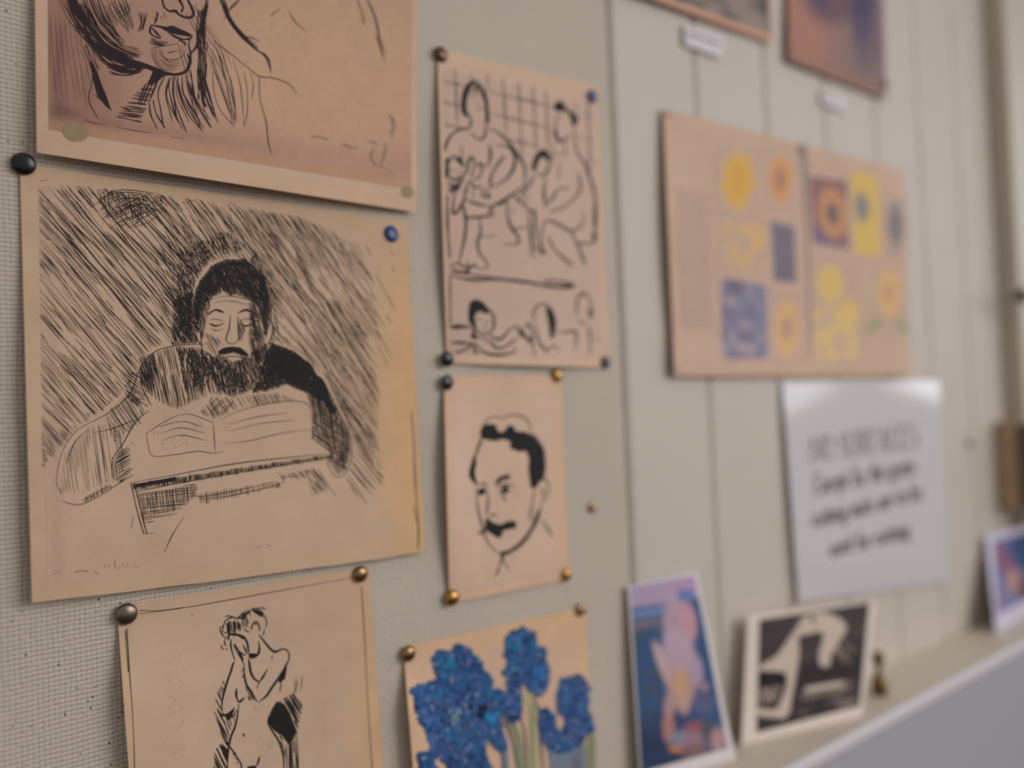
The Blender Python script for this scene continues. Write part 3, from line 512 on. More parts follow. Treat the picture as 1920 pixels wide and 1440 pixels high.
k.fill([(622, 878), (690, 900), (738, 980), (768, 1068), (784, 1140), (770, 1180), (740, 1240), (692, 1182), (640, 1150), (590, 1110), (550, 1048), (580, 980)]); k.hatch([(640, 860), (760, 800), (860, 920), (830, 1010), (800, 1190), (730, 1270), (640, 1170), (700, 1000)], 60, 4.2, 2.2, keep=.93); k.hatch([(640, 670), (870, 650), (850, 800), (760, 840), (650, 850)], 96, 7, 0.9, keep=.6); k.hatch([(690, 1240), (800, 1180), (815, 1500), (690, 1500)], 88, 4, 1.6, keep=.8); k.hatch([(660, 1200), (690, 1240), (690, 1320), (655, 1320)], 100, 3, 1.3)
k.hatch([(100, 860), (165, 690), (205, 690), (165, 860), (165, 990), (230, 1180), (215, 1300), (170, 1200), (95, 960)], 63, 4.6, 1.8, keep=.9); k.hatch([(140, 1230), (225, 1200), (215, 1500), (90, 1500), (95, 1300)], 62, 4.4, 1.9, keep=.9); k.fill([(165, 1240), (220, 1290), (210, 1400), (170, 1320)]); k.fill([(360, 1460), (385, 1425), (440, 1418), (470, 1460)]); k.hatch([(230, 1260), (280, 1300), (330, 1420), (280, 1400)], 40, 4, 1.4, keep=.7)
k.lines([[(208, 1500), (215, 1750), (250, 2000), (240, 2300)], [(690, 1500), (670, 1750), (600, 2000), (590, 2300)], [(430, 1480), (415, 1700), (400, 1950), (410, 2300)]], 2.2); k.hatch([(690, 1500), (815, 1500), (800, 1900), (640, 1900)], 88, 4.4, 1.6, keep=.75); k.hatch([(90, 1500), (208, 1500), (230, 1850), (120, 1800)], 62, 4.6, 1.8, keep=.8)
k.dots([(400, 900), (560, 800), (620, 900), (500, 1010)], 50, 0.8); k.dots([(470, 1250), (620, 1100), (640, 1240), (480, 1330)], 50, .8); k.dots([(-300, 500), (-150, 420), (-160, 1400), (-300, 1300)], 130, 0.6)
k.lines([[(-90, 140+0), (-85, 150)]], 2)
k.build('ink_lines', Cp, M_INK)

# ---- D: line drawing of bathers by a tiled wall
def liftD(u, v): return 0.0012+0.0045*(1-sm(u, 0, 0.3))*np.sin(np.pi*np.clip(v, 0, 1))+0.004*sm(v, .85, 1)*np.sin(np.pi*np.clip(u, 0, 1))
Dp = Sheet('bathers_print', [(820, 90), (1121, 163), (1142, 690), (838, 681)], liftD, 'line drawing of bathers in front of a tiled wall, with children in the pool below', 'art print', paper_col(T(181, 155, 137), T(190, 158, 128), 0.55))
def colD(u, v, px): return mix(np.tile(T(176, 150, 134), (len(u), 1)), T(164, 137, 122), 0.6*(1-sm(u, 0, .6)))*(1+0.03*(vnoise(px[:, 0]/20, px[:, 1]/20)-.5)[:, None])
Dp.image('plate_tone', [(828, 128), (1118, 196), (1128, 672), (842, 664)], 30, 40, colD)
g = Ink().at(790, 60, 3.789)
g.lines([[(240, 255), (248, 450), (256, 690)], [(355, 285), (360, 345)], [(470, 300), (478, 420)], [(580, 330), (592, 520), (606, 730)], [(690, 358), (704, 620), (716, 900)], [(790, 388), (806, 620), (816, 840)], [(885, 410), (896, 640), (900, 830)], [(1090, 490), (1095, 580)], [(1185, 500), (1192, 760), (1196, 1000)], [(718, 900), (735, 1000), (745, 1250)], [(930, 760), (935, 860)]], 3.0)
g.lines([[(150, 350), (220, 362), (300, 378)], [(480, 425), (700, 475), (945, 535)], [(1110, 580), (1225, 606)], [(158, 498), (215, 512), (275, 525)], [(490, 575), (700, 630), (915, 688)], [(1100, 738), (1225, 768)], [(162, 655), (230, 672), (310, 690)], [(610, 762), (720, 785), (830, 815)], [(915, 850), (1030, 880)], [(1190, 900), (1255, 920)], [(715, 940), (790, 955)]], 2.7)
g.build('tile_lines', Dp, M_INKS)
k = Ink(ws=1.3).at(790, 60, 3.789)
k.fill([(285, 570), (282, 500), (300, 405), (335, 358), (372, 340), (400, 352), (360, 375), (340, 430), (322, 490), (325, 560), (345, 605), (310, 600)], smooth=True); k.fill([(400, 352), (440, 395), (468, 460), (480, 560), (484, 645), (458, 642), (452, 560), (440, 470), (415, 400)], smooth=True)
k.fan([(360, 345), (345, 390), (330, 440)], [(410, 360), (425, 400), (440, 450)], 6, 2.0, 3)
k.lines([[(352, 590), (350, 660), (335, 690)], [(455, 640), (456, 715), (440, 752), (400, 760), (350, 712)], [(360, 455), (385, 462)], [(420, 450), (440, 458)], [(392, 545), (440, 548)], [(405, 490), (400, 520)]], 3.0)
k.lines([[(340, 690), (280, 690), (215, 730), (180, 790), (168, 845)], [(470, 685), (540, 712), (610, 770), (660, 840), (702, 900), (735, 965), (740, 1040), (732, 1090)], [(530, 805), (600, 810), (650, 850), (666, 920), (640, 1000), (580, 1062), (500, 1100)], [(590, 880), (530, 960), (495, 1030), (490, 1112)], [(735, 1090), (640, 1160), (560, 1210), (490, 1240)], [(482, 800), (492, 860), (482, 930), (450, 960)], [(284, 810), (290, 900)]], 3.6)
k.fill([(172, 900), (240, 878), (288, 900), (306, 965), (280, 945), (240, 912), (198, 930), (184, 1030), (170, 1030)], smooth=True)
k.lines([[(195, 960), (195, 1020), (230, 1050), (290, 1040), (312, 980)], [(215, 975), (232, 985)], [(262, 985), (280, 990)], [(245, 1022), (282, 1026)], [(325, 1010), (332, 930), (352, 890), (374, 905), (374, 960), (352, 1040)], [(395, 960), (420, 930), (432, 975), (405, 1040), (370, 1045)], [(200, 1120), (260, 1085), (300, 1060)], [(190, 1130), (232, 1150), (222, 1280), (252, 1282), (300, 1200), (335, 1090)], [(310, 1190), (400, 1222), (490, 1238)], [(350, 1060), (385, 1105), (430, 1090)], [(425, 1120), (460, 1125), (488, 1170), (440, 1165), (425, 1130)], [(340, 1050), (300, 1150)], [(370, 1100), (365, 1180)], [(490, 1240), (480, 1300), (430, 1310), (315, 1320)], [(490, 1245), (540, 1225), (600, 1210)], [(505, 1250), (515, 1320)]], 3.3)
k.fan([(185, 1060), (230, 1090), (280, 1060)], [(200, 1130), (240, 1140), (280, 1090)], 6, 2.2, 6)
k.lines([[(185, 1160), (184, 1300), (188, 1440)], [(300, 1230), (312, 1330), (318, 1440)]], 3.4)
k.fill([(785, 990), (795, 905), (838, 842), (890, 838), (922, 900), (902, 922), (862, 888), (832, 922), (812, 985)], smooth=True)
k.lines([[(820, 1000), (850, 1020), (890, 1000), (906, 930)], [(882, 1030), (872, 1130), (882, 1250)], [(800, 1020), (760, 1100), (700, 1150)], [(655, 1165), (700, 1200), (742, 1245)], [(742, 1262), (772, 1260), (800, 1305), (812, 1440)], [(612, 1200), (612, 1300), (640, 1390), (672, 1440)], [(660, 1400), (750, 1385)], [(690, 1170), (730, 1165)], [(640, 1280), (665, 1262)]], 3.2)
k.fill([(942, 550), (950, 505), (995, 490), (1045, 555), (1098, 585), (1112, 640), (1075, 670), (1058, 605), (1020, 562), (978, 568)], smooth=True)
k.lines([[(965, 590), (952, 680), (960, 722), (972, 770), (1010, 772), (1060, 722)], [(1086, 665), (1092, 780), (1112, 862), (1160, 930), (1202, 1050), (1232, 1150), (1246, 1300), (1236, 1440)], [(1022, 780), (1022, 870)], [(985, 930), (975, 1050)], [(980, 1110), (1052, 1108)], [(1115, 1000), (1132, 1100), (1090, 1180), (1000, 1250), (915, 1278)], [(975, 1110), (930, 1180), (880, 1240)], [(975, 600), (1000, 600)], [(935, 850), (930, 960)]], 3.0)
k.lines([[(952, 690), (955, 730), (985, 785)]], 5.5); k.lines([[(860, 1440), (866, 1372), (910, 1338), (980, 1368), (1060, 1412), (1140, 1372), (1162, 1280)]], 3.0)
k.at(800, 380, 3.789)
k.lines([[(145, 0), (150, 200), (166, 395)], [(265, 40), (282, 110), (270, 250), (236, 400), (240, 432)], [(372, 110), (386, 200), (362, 280), (376, 360), (432, 432), (420, 465), (370, 468)], [(168, 442), (210, 430), (250, 450), (300, 470), (292, 490), (230, 492), (170, 450)], [(285, 420), (310, 460), (340, 440), (360, 468)], [(280, 106), (372, 106), (462, 90)], [(385, 240), (492, 236)], [(572, 10), (582, 130), (620, 200), (657, 262), (640, 292), (540, 297)], [(625, 186), (692, 180)], [(770, 40), (776, 320)], [(722, 60), (746, 320), (740, 372), (782, 376)], [(820, 180), (812, 300), (852, 376)], [(760, 320), (800, 340), (822, 372)]], 3.2)
k.lines([[(862, 240), (900, 320), (980, 400), (1042, 452)], [(1030, 210), (1070, 300), (1132, 445)], [(1190, 0), (1196, 240)], [(1060, 290), (1180, 286), (1196, 240)]], 3.2); k.fill([(1175, 220), (1200, 205), (1215, 260), (1180, 265)])
k.lines([[(165, 490), (330, 512), (500, 540), (720, 565), (900, 600), (1045, 596)], [(165, 515), (300, 545), (480, 550)], [(830, 552), (940, 560), (1060, 590)], [(830, 580), (950, 602), (1045, 600)]], 3.6); k.fill([(480, 535), (540, 545), (490, 556)]); k.fill([(850, 582), (1040, 588), (1040, 604), (900, 600)])
k.line([(165, 520), (168, 700), (170, 880)], 2)
k.fill([(295, 790), (305, 715), (348, 685), (402, 708), (445, 772), (420, 792), (380, 770), (345, 802), (336, 880), (350, 940), (378, 965), (318, 965), (325, 890), (300, 845)], smooth=True)
k.lines([[(345, 830), (350, 900), (390, 930), (440, 925), (477, 880), (472, 800), (442, 752)], [(365, 822), (385, 835)], [(420, 845), (438, 860)], [(400, 885), (425, 890)], [(440, 940), (500, 970), (540, 960), (590, 900), (650, 885), (664, 950)], [(440, 980), (500, 1032), (560, 1022), (640, 962)], [(350, 1000), (400, 1060), (500, 1082), (622, 1062), (622, 1022)], [(345, 1000), (340, 1060), (370, 1076)], [(205, 1066), (262, 1050), (335, 1000)], [(170, 992), (250, 996), (335, 1000)], [(380, 950), (440, 985)]], 3.4); k.line([(168, 888), (232, 880), (312, 885)], 5.5)
k.fan([(640, 900), (660, 930), (665, 960)], [(690, 900), (700, 940), (740, 1000)], 5, 2.2, 6)
k.lines([[(760, 835), (765, 762), (810, 720), (860, 730), (905, 800), (912, 880), (890, 965)], [(770, 850), (790, 960), (820, 1022), (860, 1046), (908, 1010), (940, 1060)], [(690, 900), (720, 858), (742, 900), (762, 962)], [(720, 1010), (740, 950), (770, 1090)], [(910, 925), (1000, 918), (1062, 922), (1055, 1055)], [(850, 1080), (845, 1050)]], 2.8); k.fill([(842, 738), (882, 762), (914, 845), (904, 950), (880, 965), (866, 860)], smooth=True)
k.lines([[(1065, 800), (1068, 702), (1100, 640), (1142, 660), (1172, 742), (1172, 825)], [(1078, 835), (1100, 850), (1130, 852)], [(1150, 870), (1162, 970), (1158, 1085)], [(1180, 965), (1240, 970)]], 2.4); k.fill([(1085, 650), (1110, 630), (1140, 650), (1110, 660)]); k.fill([(1158, 740), (1180, 780), (1165, 830), (1150, 790)])
k.build('ink_lines', Dp, M_INK)

# ---- E: portrait of a man with a moustache
def liftE(u, v): return 0.0012+0.0055*(1-sm(u, 0, 0.3))*np.sin(np.pi*np.clip(v, 0, 1))+0.0012*np.sin(np.pi*np.clip(u, 0, 1))
Ep = Sheet('portrait_print', [(832, 706), (1052, 704), (1067, 1086), (843, 1132)], liftE, 'brush portrait of a dark-haired man with a moustache, below the bathers', 'art print', paper_col(T(184, 156, 136), T(190, 154, 120), 0.55, right=0.25))
k = Ink(ws=1.2).at(800, 680, 3)
k.lines([[(320, 352), (340, 320), (380, 304), (430, 312), (470, 295), (530, 300), (570, 330), (592, 395)], [(600, 400), (640, 450), (668, 520)]], 2.0)
k.fill([(308, 432), (300, 390), (320, 346), (360, 344), (390, 350), (400, 385), (430, 392), (462, 350), (490, 355), (500, 386), (560, 390), (602, 410), (642, 462), (664, 512), (672, 580), (662, 648), (640, 662), (612, 712), (585, 700), (572, 600), (577, 540), (560, 496), (520, 502), (470, 482), (470, 442), (430, 430), (380, 442), (332, 430)])
k.lines([[(306, 430), (286, 490), (266, 560), (250, 622)]], 4.2); k.fill([(265, 520), (281, 560), (272, 620), (286, 692), (262, 672), (238, 632), (250, 570)], smooth=True)
k.lines([[(285, 690), (318, 676), (346, 700)], [(346, 720), (344, 800), (334, 862)], [(276, 700), (286, 800), (300, 870), (320, 940), (340, 1002), (380, 1052), (422, 1080)]], 2.4); k.fill([(288, 715), (318, 700), (338, 725), (312, 745), (290, 745)], smooth=True)
k.fill([(384, 678), (408, 645), (458, 628), (474, 650), (430, 662), (396, 688)], smooth=True); k.lines([[(392, 706), (440, 685), (494, 697)], [(398, 728), (430, 735), (470, 720)], [(425, 740), (436, 765), (452, 778)], [(395, 860), (370, 855), (350, 870)]], 2.4); k.fill([(420, 698), (458, 695), (456, 726), (424, 728)], smooth=True)
k.fill([(285, 962), (328, 930), (332, 870), (360, 888), (388, 905), (420, 910), (462, 888), (504, 892), (504, 930), (462, 938), (430, 948), (402, 975), (370, 968), (338, 945), (300, 968)]); k.fill([(375, 960), (430, 955), (415, 982), (390, 984)], smooth=True)
k.fill([(644, 800), (634, 872), (592, 955), (542, 1022), (482, 1066), (430, 1088), (412, 1066), (470, 1050), (530, 1002), (582, 935), (612, 862)], smooth=True)
k.lines([[(625, 682), (650, 655), (680, 670), (686, 712), (666, 762), (640, 795)], [(656, 700), (650, 745), (640, 750)], [(606, 720), (590, 820), (580, 892)], [(650, 880), (680, 932), (712, 978)], [(420, 1112), (406, 1160), (388, 1200)], [(432, 1112), (465, 1166)]], 2.4); k.line([(425, 1085), (424, 1118)], 7)
k.build('ink_lines', Ep, M_INK)

# ---- F: blue hyacinths
def liftF(u, v): return 0.0012+0.0065*(1-sm(u, 0, 0.35))*sm(v, 0.02, 0.25)
Fp = Sheet('hyacinth_print', [(756, 1212), (1097, 1138), (1152, 2150), (800, 1760)], liftF, 'coloured print of blue hyacinth flowers at the bottom of the pinboard', 'art print', paper_col(T(184, 152, 128), T(192, 154, 116), 0.6))
def c45(P): return [(730+x/4.5, 1120+y/4.5) for x, y in P]
FL = [c45(P) for P in ([(190, 770), (300, 740), (420, 700), (370, 520), (420, 460), (520, 480), (560, 410), (690, 440), (700, 540), (760, 510), (790, 640), (860, 690), (880, 800), (1000, 800), (1000, 900), (980, 1000), (900, 1000), (970, 1160), (980, 1280), (900, 1260), (800, 1150), (800, 1300), (880, 1560), (760, 1700), (600, 1640), (480, 1380), (380, 1340), (340, 1180), (280, 1080), (230, 930)],
    [(990, 340), (1060, 290), (1140, 270), (1220, 320), (1220, 400), (1310, 460), (1320, 560), (1340, 640), (1330, 740), (1270, 830), (1190, 780), (1120, 700), (970, 640), (1020, 560), (990, 490)], [(1010, 700), (1100, 700), (1100, 880), (1110, 1000), (1050, 1050), (980, 1000), (960, 900), (1000, 820)],
    [(1450, 720), (1540, 660), (1630, 670), (1680, 780), (1670, 950), (1720, 1120), (1650, 1160), (1600, 1250), (1480, 1300), (1380, 1280), (1290, 1180), (1280, 980), (1330, 950), (1390, 1000), (1400, 1150), (1480, 1160), (1480, 1080), (1500, 1050), (1440, 960), (1430, 850)], [(250, 1310), (340, 1320), (430, 1480), (380, 1640), (240, 1560)])]
M_BLUE = material('print_hyacinth_blue', T(34, 64, 108), rough=.75, noise=.1, nscale=250)
def petal_layer(poly, n, cols, off, seed, rmin=3, rmax=8, pts=None):
    r = np.random.default_rng(seed); P = np.asarray(poly); V, F, C, ZZ = [], [], [], []
    X = r.uniform(P[:, 0].min(), P[:, 0].max(), n*4); Y = r.uniform(P[:, 1].min(), P[:, 1].max(), n*4); ok = inside(P, X, Y)
    for x, y in (pts if pts is not None else list(zip(X[ok], Y[ok]))[:n]):
        R = r.uniform(rmin, rmax); m = int(r.integers(4, 7)); a0 = r.uniform(0, 6.28); n0 = len(V); z = off+r.uniform(0, 0.0001)
        for j in range(2*m):
            a = a0-j*math.pi/m; q = R*(1 if j % 2 == 0 else 0.72)*r.uniform(.75, 1.2); V.append((x+q*math.cos(a)*.8, y+q*math.sin(a)))
        V.append((x, y)); q0 = len(V)-1; F += [(q0, n0+j, n0+(j+1) % (2*m)) for j in range(2*m)]; c = cols[r.integers(len(cols))]; C += [T(*c)*r.uniform(.85, 1.15)]*(2*m+1); ZZ += [z]*(2*m+1)
    return mesh_obj('flower', Fp.P(np.array(V), np.array(ZZ)), F, M_PRINT, Fp.root, np.array(C), kind='stuff')
# stems and glass vase first, then flowers as layered printed petals
st = Ink(); st.at(730, 1120, 4.5); st.fill([(1110, 830), (1200, 800), (1260, 1100), (1240, 2150), (1150, 2150), (1170, 1100)], smooth=True); st.build('stems', Fp, material('print_pale_green', T(158, 146, 112), rough=.8), 0.00010)
st = Ink(); st.at(730, 1120, 4.5); st.fill([(990, 1040), (1060, 1060), (1130, 1300), (1150, 2150), (1080, 2150), (1060, 1300)], smooth=True); st.fill([(1190, 900), (1215, 900), (1230, 2150), (1195, 2150)]); st.fill([(1690, 1150), (1740, 1180), (1740, 2150), (1650, 2150), (1650, 1250)]); st.fill([(820, 1400), (880, 1420), (900, 2150), (800, 2150)]); st.build('stems', Fp, material('print_sage', T(116, 118, 92), rough=.8), 0.00013)
st = Ink(); st.at(730, 1120, 4.5); st.fill([(1300, 1230), (1420, 1300), (1640, 1260), (1660, 2150), (1370, 2150), (1350, 1420)], smooth=True); st.fill([(940, 1200), (1000, 1250), (1060, 2150), (960, 2150)]); st.build('glass_vase', Fp, material('print_grey_blue', T(104, 110, 122), rough=.8), 0.00016)
st = Ink(); st.at(730, 1120, 4.5); st.lines([[(800, 1130), (870, 1250), (960, 1400), (980, 2150)], [(1210, 830), (1260, 960), (1290, 1180)], [(1100, 1000), (1150, 1250), (1160, 2150)], [(960, 1000), (1030, 1200), (1080, 1440)], [(1600, 1250), (1590, 2150)], [(1240, 1000), (1280, 1250), (1360, 2150)], [(1560, 1300), (1530, 2150)]], 4.0); st.build('stems', Fp, material('print_dark_stem', T(62, 66, 82), rough=.8), 0.00019)
BL = [(36, 72, 116), (42, 80, 124), (33, 62, 106), (46, 90, 134), (40, 72, 118), (30, 54, 92)]
for i, P in enumerate(FL):
    st = Ink(); st.fill(P, raw=True); st.build('flower', Fp, M_BLUE, 0.00021+i*1e-6)
    ar = 0.5*abs(sum(P[j-1][0]*P[j][1]-P[j][0]*P[j-1][1] for j in range(len(P))))
    petal_layer(P, int(ar/16), BL, 0.00040+i*3e-6, 30+i, 5, 10)
    rim = np.array(P); rim = np.vstack([rim*(1-t)+np.roll(rim, -1, 0)*t for t in (0, .33, .66)])
    petal_layer(P, 1, BL, 0.00046+i*3e-6, 400+i, 4, 7, pts=rim[::2]+rng.normal(0, 2, rim[::2].shape))
    petal_layer(P, int(ar/170), [(30, 88, 132), (56, 84, 138), (72, 88, 134), (34, 54, 98), (32, 80, 124), (64, 76, 116)], 0.00060+i*3e-6, 60+i, 4, 9)
    petal_layer(P, int(ar/330), [(98, 120, 140), (24, 30, 52), (88, 100, 142), (106, 106, 140)], 0.00076+i*3e-6, 90+i, 2.5, 6)
for cx, cy, R, c, i in ((840, 1240, 16, (30, 104, 142), 1), (838, 1263, 14, (34, 96, 138), 2), (853, 1340, 11, (92, 124, 140), 3), (922, 1344, 10, (34, 110, 158), 4), (905, 1334, 9, (18, 24, 46), 5), (963, 1205, 13, (38, 102, 142), 6), (1062, 1310, 10, (50, 92, 132), 7), (1008, 1262, 12, (46, 96, 156), 8)):
    petal_layer([(cx-R, cy-R), (cx+R, cy-R), (cx+R, cy+R), (cx-R, cy+R)], 9, [c], 0.00092+i*1e-6, 200+i, 4, 8)

# ---- G / H: two prints high on the boards
def flat(h): return lambda u, v: h+0*u
Gp = Sheet('grey_print', [(1010, -470), (1428, -270), (1449, 80), (1112, -42)], lambda u, v: 0.002+0.005*sm(v, .6, 1)*(1-.6*u), 'grey print with a pink border, at the top of the boards', 'art print', paper_col(T(178, 138, 118), T(182, 142, 120), .3))
def colG(u, v, px):
    c = np.tile(T(128, 114, 106), (len(u), 1)); n = vnoise(px[:, 0]/14, px[:, 1]/16); c = mix(c, T(84, 76, 78), 0.8*sm(n, .55, .8))
    c = mix(c, T(60, 54, 60), .9*blob(px, 1432, 10, 10, 22, .5)); c = mix(c, T(64, 60, 62), .8*blob(px, 1275, -2, 14, 10, .6)); c = mix(c, T(64, 60, 62), .6*blob(px, 1310, 8, 12, 10, .6))
    return c
Gp.image('picture', [(1030, -450), (1424, -262), (1446, 66), (1130, -48)], 40, 50, colG)
Hp = Sheet('violet_print', [(1466, -420), (1650, -300), (1662, 186), (1480, 112)], lambda u, v: 0.002+0.004*sm(v, .5, 1)*(1-.5*u), 'dark pink and violet painting print pinned near the top right', 'art print', T(150, 116, 104))
def colH(u, v, px):
    c = mix(np.tile(T(166, 118, 102), (len(u), 1)), T(128, 108, 106), sm(px[:, 0]+px[:, 1]*.2, 1530, 1640)); c = mix(c, T(150, 112, 98), .6*sm(px[:, 1]-(px[:, 0]-1480)*.4, 70, 105))
    c = mix(c, T(66, 58, 96), .95*blob(px, 1560, -20, 50, 60, .5)); c = mix(c, T(62, 56, 92), .9*blob(px, 1618, 20, 22, 70, .5)); c = mix(c, T(112, 84, 84), .9*blob(px, 1570, 5, 24, 34, .5)); c = mix(c, T(102, 86, 100), .6*blob(px, 1625, 80, 24, 50, .6))
    return 0.78*c*(1+.05*(vnoise(px[:, 0]/9, px[:, 1]/9)-.5)[:, None])
Hp.image('picture', [(1468, -412), (1648, -294), (1660, 182), (1482, 108)], 30, 50, colH)

# ---- I / J: small caption cards
def caption(corners, label, rows):
    s = Sheet('caption_card', corners, flat(0.0028), label, 'label', T(180, 172, 176), mat=M_CARD, nu=6, nv=4, thick=0.0005)
    k = Ink(); c = np.array(corners, float)
    for a, b, w in rows:
        L0 = c[0]*(1-a)+c[3]*a; R0_ = c[1]*(1-a)+c[2]*a; x = 0.1
        while x < b:
            x2 = x+rng.uniform(.05, .12); k.line([L0*(1-x)+R0_*x, L0*(1-x2)+R0_*x2], w, taper=.2); x = x2+.025
    k.build('caption_text', s, material('caption_ink', s2l((110, 105, 112)), rough=.7)); return s
caption([(1283, 46), (1359, 71), (1353, 109), (1284, 84)], 'small white caption card under the grey print, with a line of type', [(.38, .9, 7)])
caption([(1541, 171), (1587, 187), (1585, 210), (1541, 194)], 'tiny white caption card under the violet print', [(.45, .7, 3)])

# ---- K: two-page spread of sunflower pictures
def liftK(u, v): return 0.0014+0.0036*(1-sm(u, 0, 0.12))*np.sin(np.pi*np.clip(v, 0.02, 1))**.8+0.0018*np.abs(np.cos(np.pi*(np.clip(u, 0, 1)/1.22)))+0.003*sm(v, .8, 1)
Kp = Sheet('sunflower_spread', [(1243, 203), (1692, 320), (1708, 704), (1265, 705)], liftK, 'magazine spread with sunflower and blue pictures in rows, pinned to the boards', 'magazine pages', paper_col(T(176, 149, 132), T(182, 150, 124), .4))
def c26(P): return [(1220+x/2.617, 180+y/2.617) for x, y in P]
def K_img(name, poly, fn, nu=24, nv=30): return Kp.image(name, c26(poly), nu, nv, lambda u, v, px: fn(u, v, px)*0.74+0.2*PK, off=0.0001)
PK = T(175, 148, 131)
def petals(cx, cy, rx, ry, c1, c2, ang=0, core=None, n=14):
    cx, cy = 1220+cx/2.617, 180+cy/2.617; rx /= 2.617; ry /= 2.617
    def f(u, v, px):
        dx, dy = (px[:, 0]-cx)/rx, (px[:, 1]-cy)/ry; r = np.hypot(dx, dy); a = np.arctan2(dy, dx)
        edge = 0.86+0.06*np.sin(a*n)+0.45*(vnoise(px[:, 0]/6, px[:, 1]/6)-.5)
        c = np.tile(PK, (len(u), 1)); c = mix(c, T(*c1), 1-sm(r, edge-.12, edge+.1)); c = mix(c, T(*c2), .7*(1-sm(r, .35, .75)))
        if core: c = mix(c, T(*core), 1-sm(r, .22, .42))
        return c
    return f
def rectp(x0, y0, x1, y1, dy): return [(x0, y0), (x1, y0+dy), (x1, y1+dy*.3), (x0, y1)]
K_img('picture', rectp(310, 240, 540, 590, 30), petals(430, 415, 95, 165, (206, 158, 52), (196, 142, 40), n=9)); K_img('picture', rectp(570, 265, 705, 550, 20), petals(636, 410, 62, 135, (200, 140, 74), (170, 110, 70), core=(140, 104, 88)))
def leafy(u, v, px):
    n = vnoise(px[:, 0]/13+5, px[:, 1]/16); return mix(np.tile(PK, (len(u), 1)), T(202, 160, 86), sm(n, .3, .5)*sm(np.minimum(np.minimum(u, 1-u), np.minimum(v, 1-v)), 0, .15)*(.6+.4*u))
K_img('picture', rectp(340, 590, 570, 860, 20), leafy)
def bluegrid(a, b):
    def f(u, v, px): n = vnoise(u*5+a, v*7+b); return mix(mix(np.tile(T(98, 104, 138), (len(u), 1)), T(160, 142, 142), .75*sm(n, .58, .78)), T(66, 72, 100), .8*(1-sm(n, .2, .36)))
    return f
K_img('picture', [(592, 612), (706, 640), (716, 918), (604, 905)], lambda u, v, px: mix(np.tile(T(88, 90, 112), (len(u), 1)), T(70, 74, 100), (vnoise(u*4, v*9)))); K_img('picture', [(346, 888), (566, 930), (576, 1292), (352, 1288)], bluegrid(3, 8))
K_img('picture', rectp(595, 960, 745, 1310, 15), petals(668, 1140, 66, 160, (204, 160, 100), (198, 148, 96), core=(160, 124, 124))); 
def redsun(u, v, px):
    r = np.hypot((u-.58)/.44, (v-.5)/.42); c = mix(np.tile(T(112, 70, 82), (len(u), 1)), T(86, 70, 112), sm(v-u*.3, .55, .8)); c = mix(c, T(184, 128, 76), 1-sm(r, .78, 1.02)); c = mix(c, T(146, 98, 70), .6*(1-sm(np.abs(r-.72), 0, .12))); return mix(c, T(70, 62, 76), 1-sm(r, .3, .52))
K_img('picture', [(780, 392), (962, 418), (972, 752), (800, 722)], redsun)
K_img('picture', [(982, 368), (1112, 392), (1130, 782), (1000, 776)], lambda u, v, px: mix(np.tile(T(198, 166, 72), (len(u), 1)), T(110, 110, 116), 1-sm(np.hypot((u-.35)/.3, (v-.42)/.2), .7, 1.15)))
K_img('picture', rectp(1145, 500, 1260, 800, 10), petals(1202, 640, 46, 135, (106, 110, 116), (84, 88, 100))); K_img('picture', rectp(800, 815, 1040, 1320, 20), lambda u, v, px: mix(mix(mix(np.tile(PK, (len(u), 1)), T(204, 170, 86), .9*(1-sm(np.hypot((u-.34)/.3, (v-.2)/.2), .75, 1.1))), T(202, 170, 80), .9*(1-sm(np.hypot((u-.72)/.24, (v-.46)/.13), .7, 1.15))), T(204, 174, 100), .8*sm(vnoise(px[:, 0]/14, px[:, 1]/18+4), .2, .45)*sm(v, .38, .5)*(1-sm(v, .9, 1))*(1-sm(u, .75, 1))))
K_img('picture', rectp(1090, 830, 1255, 1110, 10), petals(1170, 965, 72, 125, (208, 164, 96), (204, 150, 88), core=(170, 132, 110)))
lf = Ink().at(1220, 180, 2.617); lf.fill([(1055, 1165), (1080, 1110), (1135, 1095), (1115, 1140)], smooth=True); lf.fill([(1195, 1095), (1240, 1110), (1262, 1165), (1215, 1140)], smooth=True); lf.line([(1170, 1090), (1175, 1290)], 1.5); lf.build('leaves', Kp, material('print_leaf_green', T(132, 138, 96), rough=.8), 0.00014)
tx = Ink().at(1220, 180, 2.617)
for j in range(34):
    y = 455+j*20; x = 115+j*1.2
    while x < 285+j*0.2:
        x2 = x+rng.uniform(12, 34); tx.line([(x, y+(x-110)*.2), (min(x2, 292), y+(min(x2, 292)-110)*.2)], 2.0, taper=.1); x = x2+7
tx.build('text_column', Kp, material('faded_text_ink', T(132, 114, 106), rough=.8))
gt = Ink().at(1220, 180, 2.617); gt.fill([(738, 235), (762, 238), (772, 420), (790, 1290), (782, 1290), (762, 700)]); gt.build('centre_fold_shade', Kp, material('painted_fold_shade', T(120, 104, 98), rough=.85), 0.00009)  # dark strip paints the shade along the fold

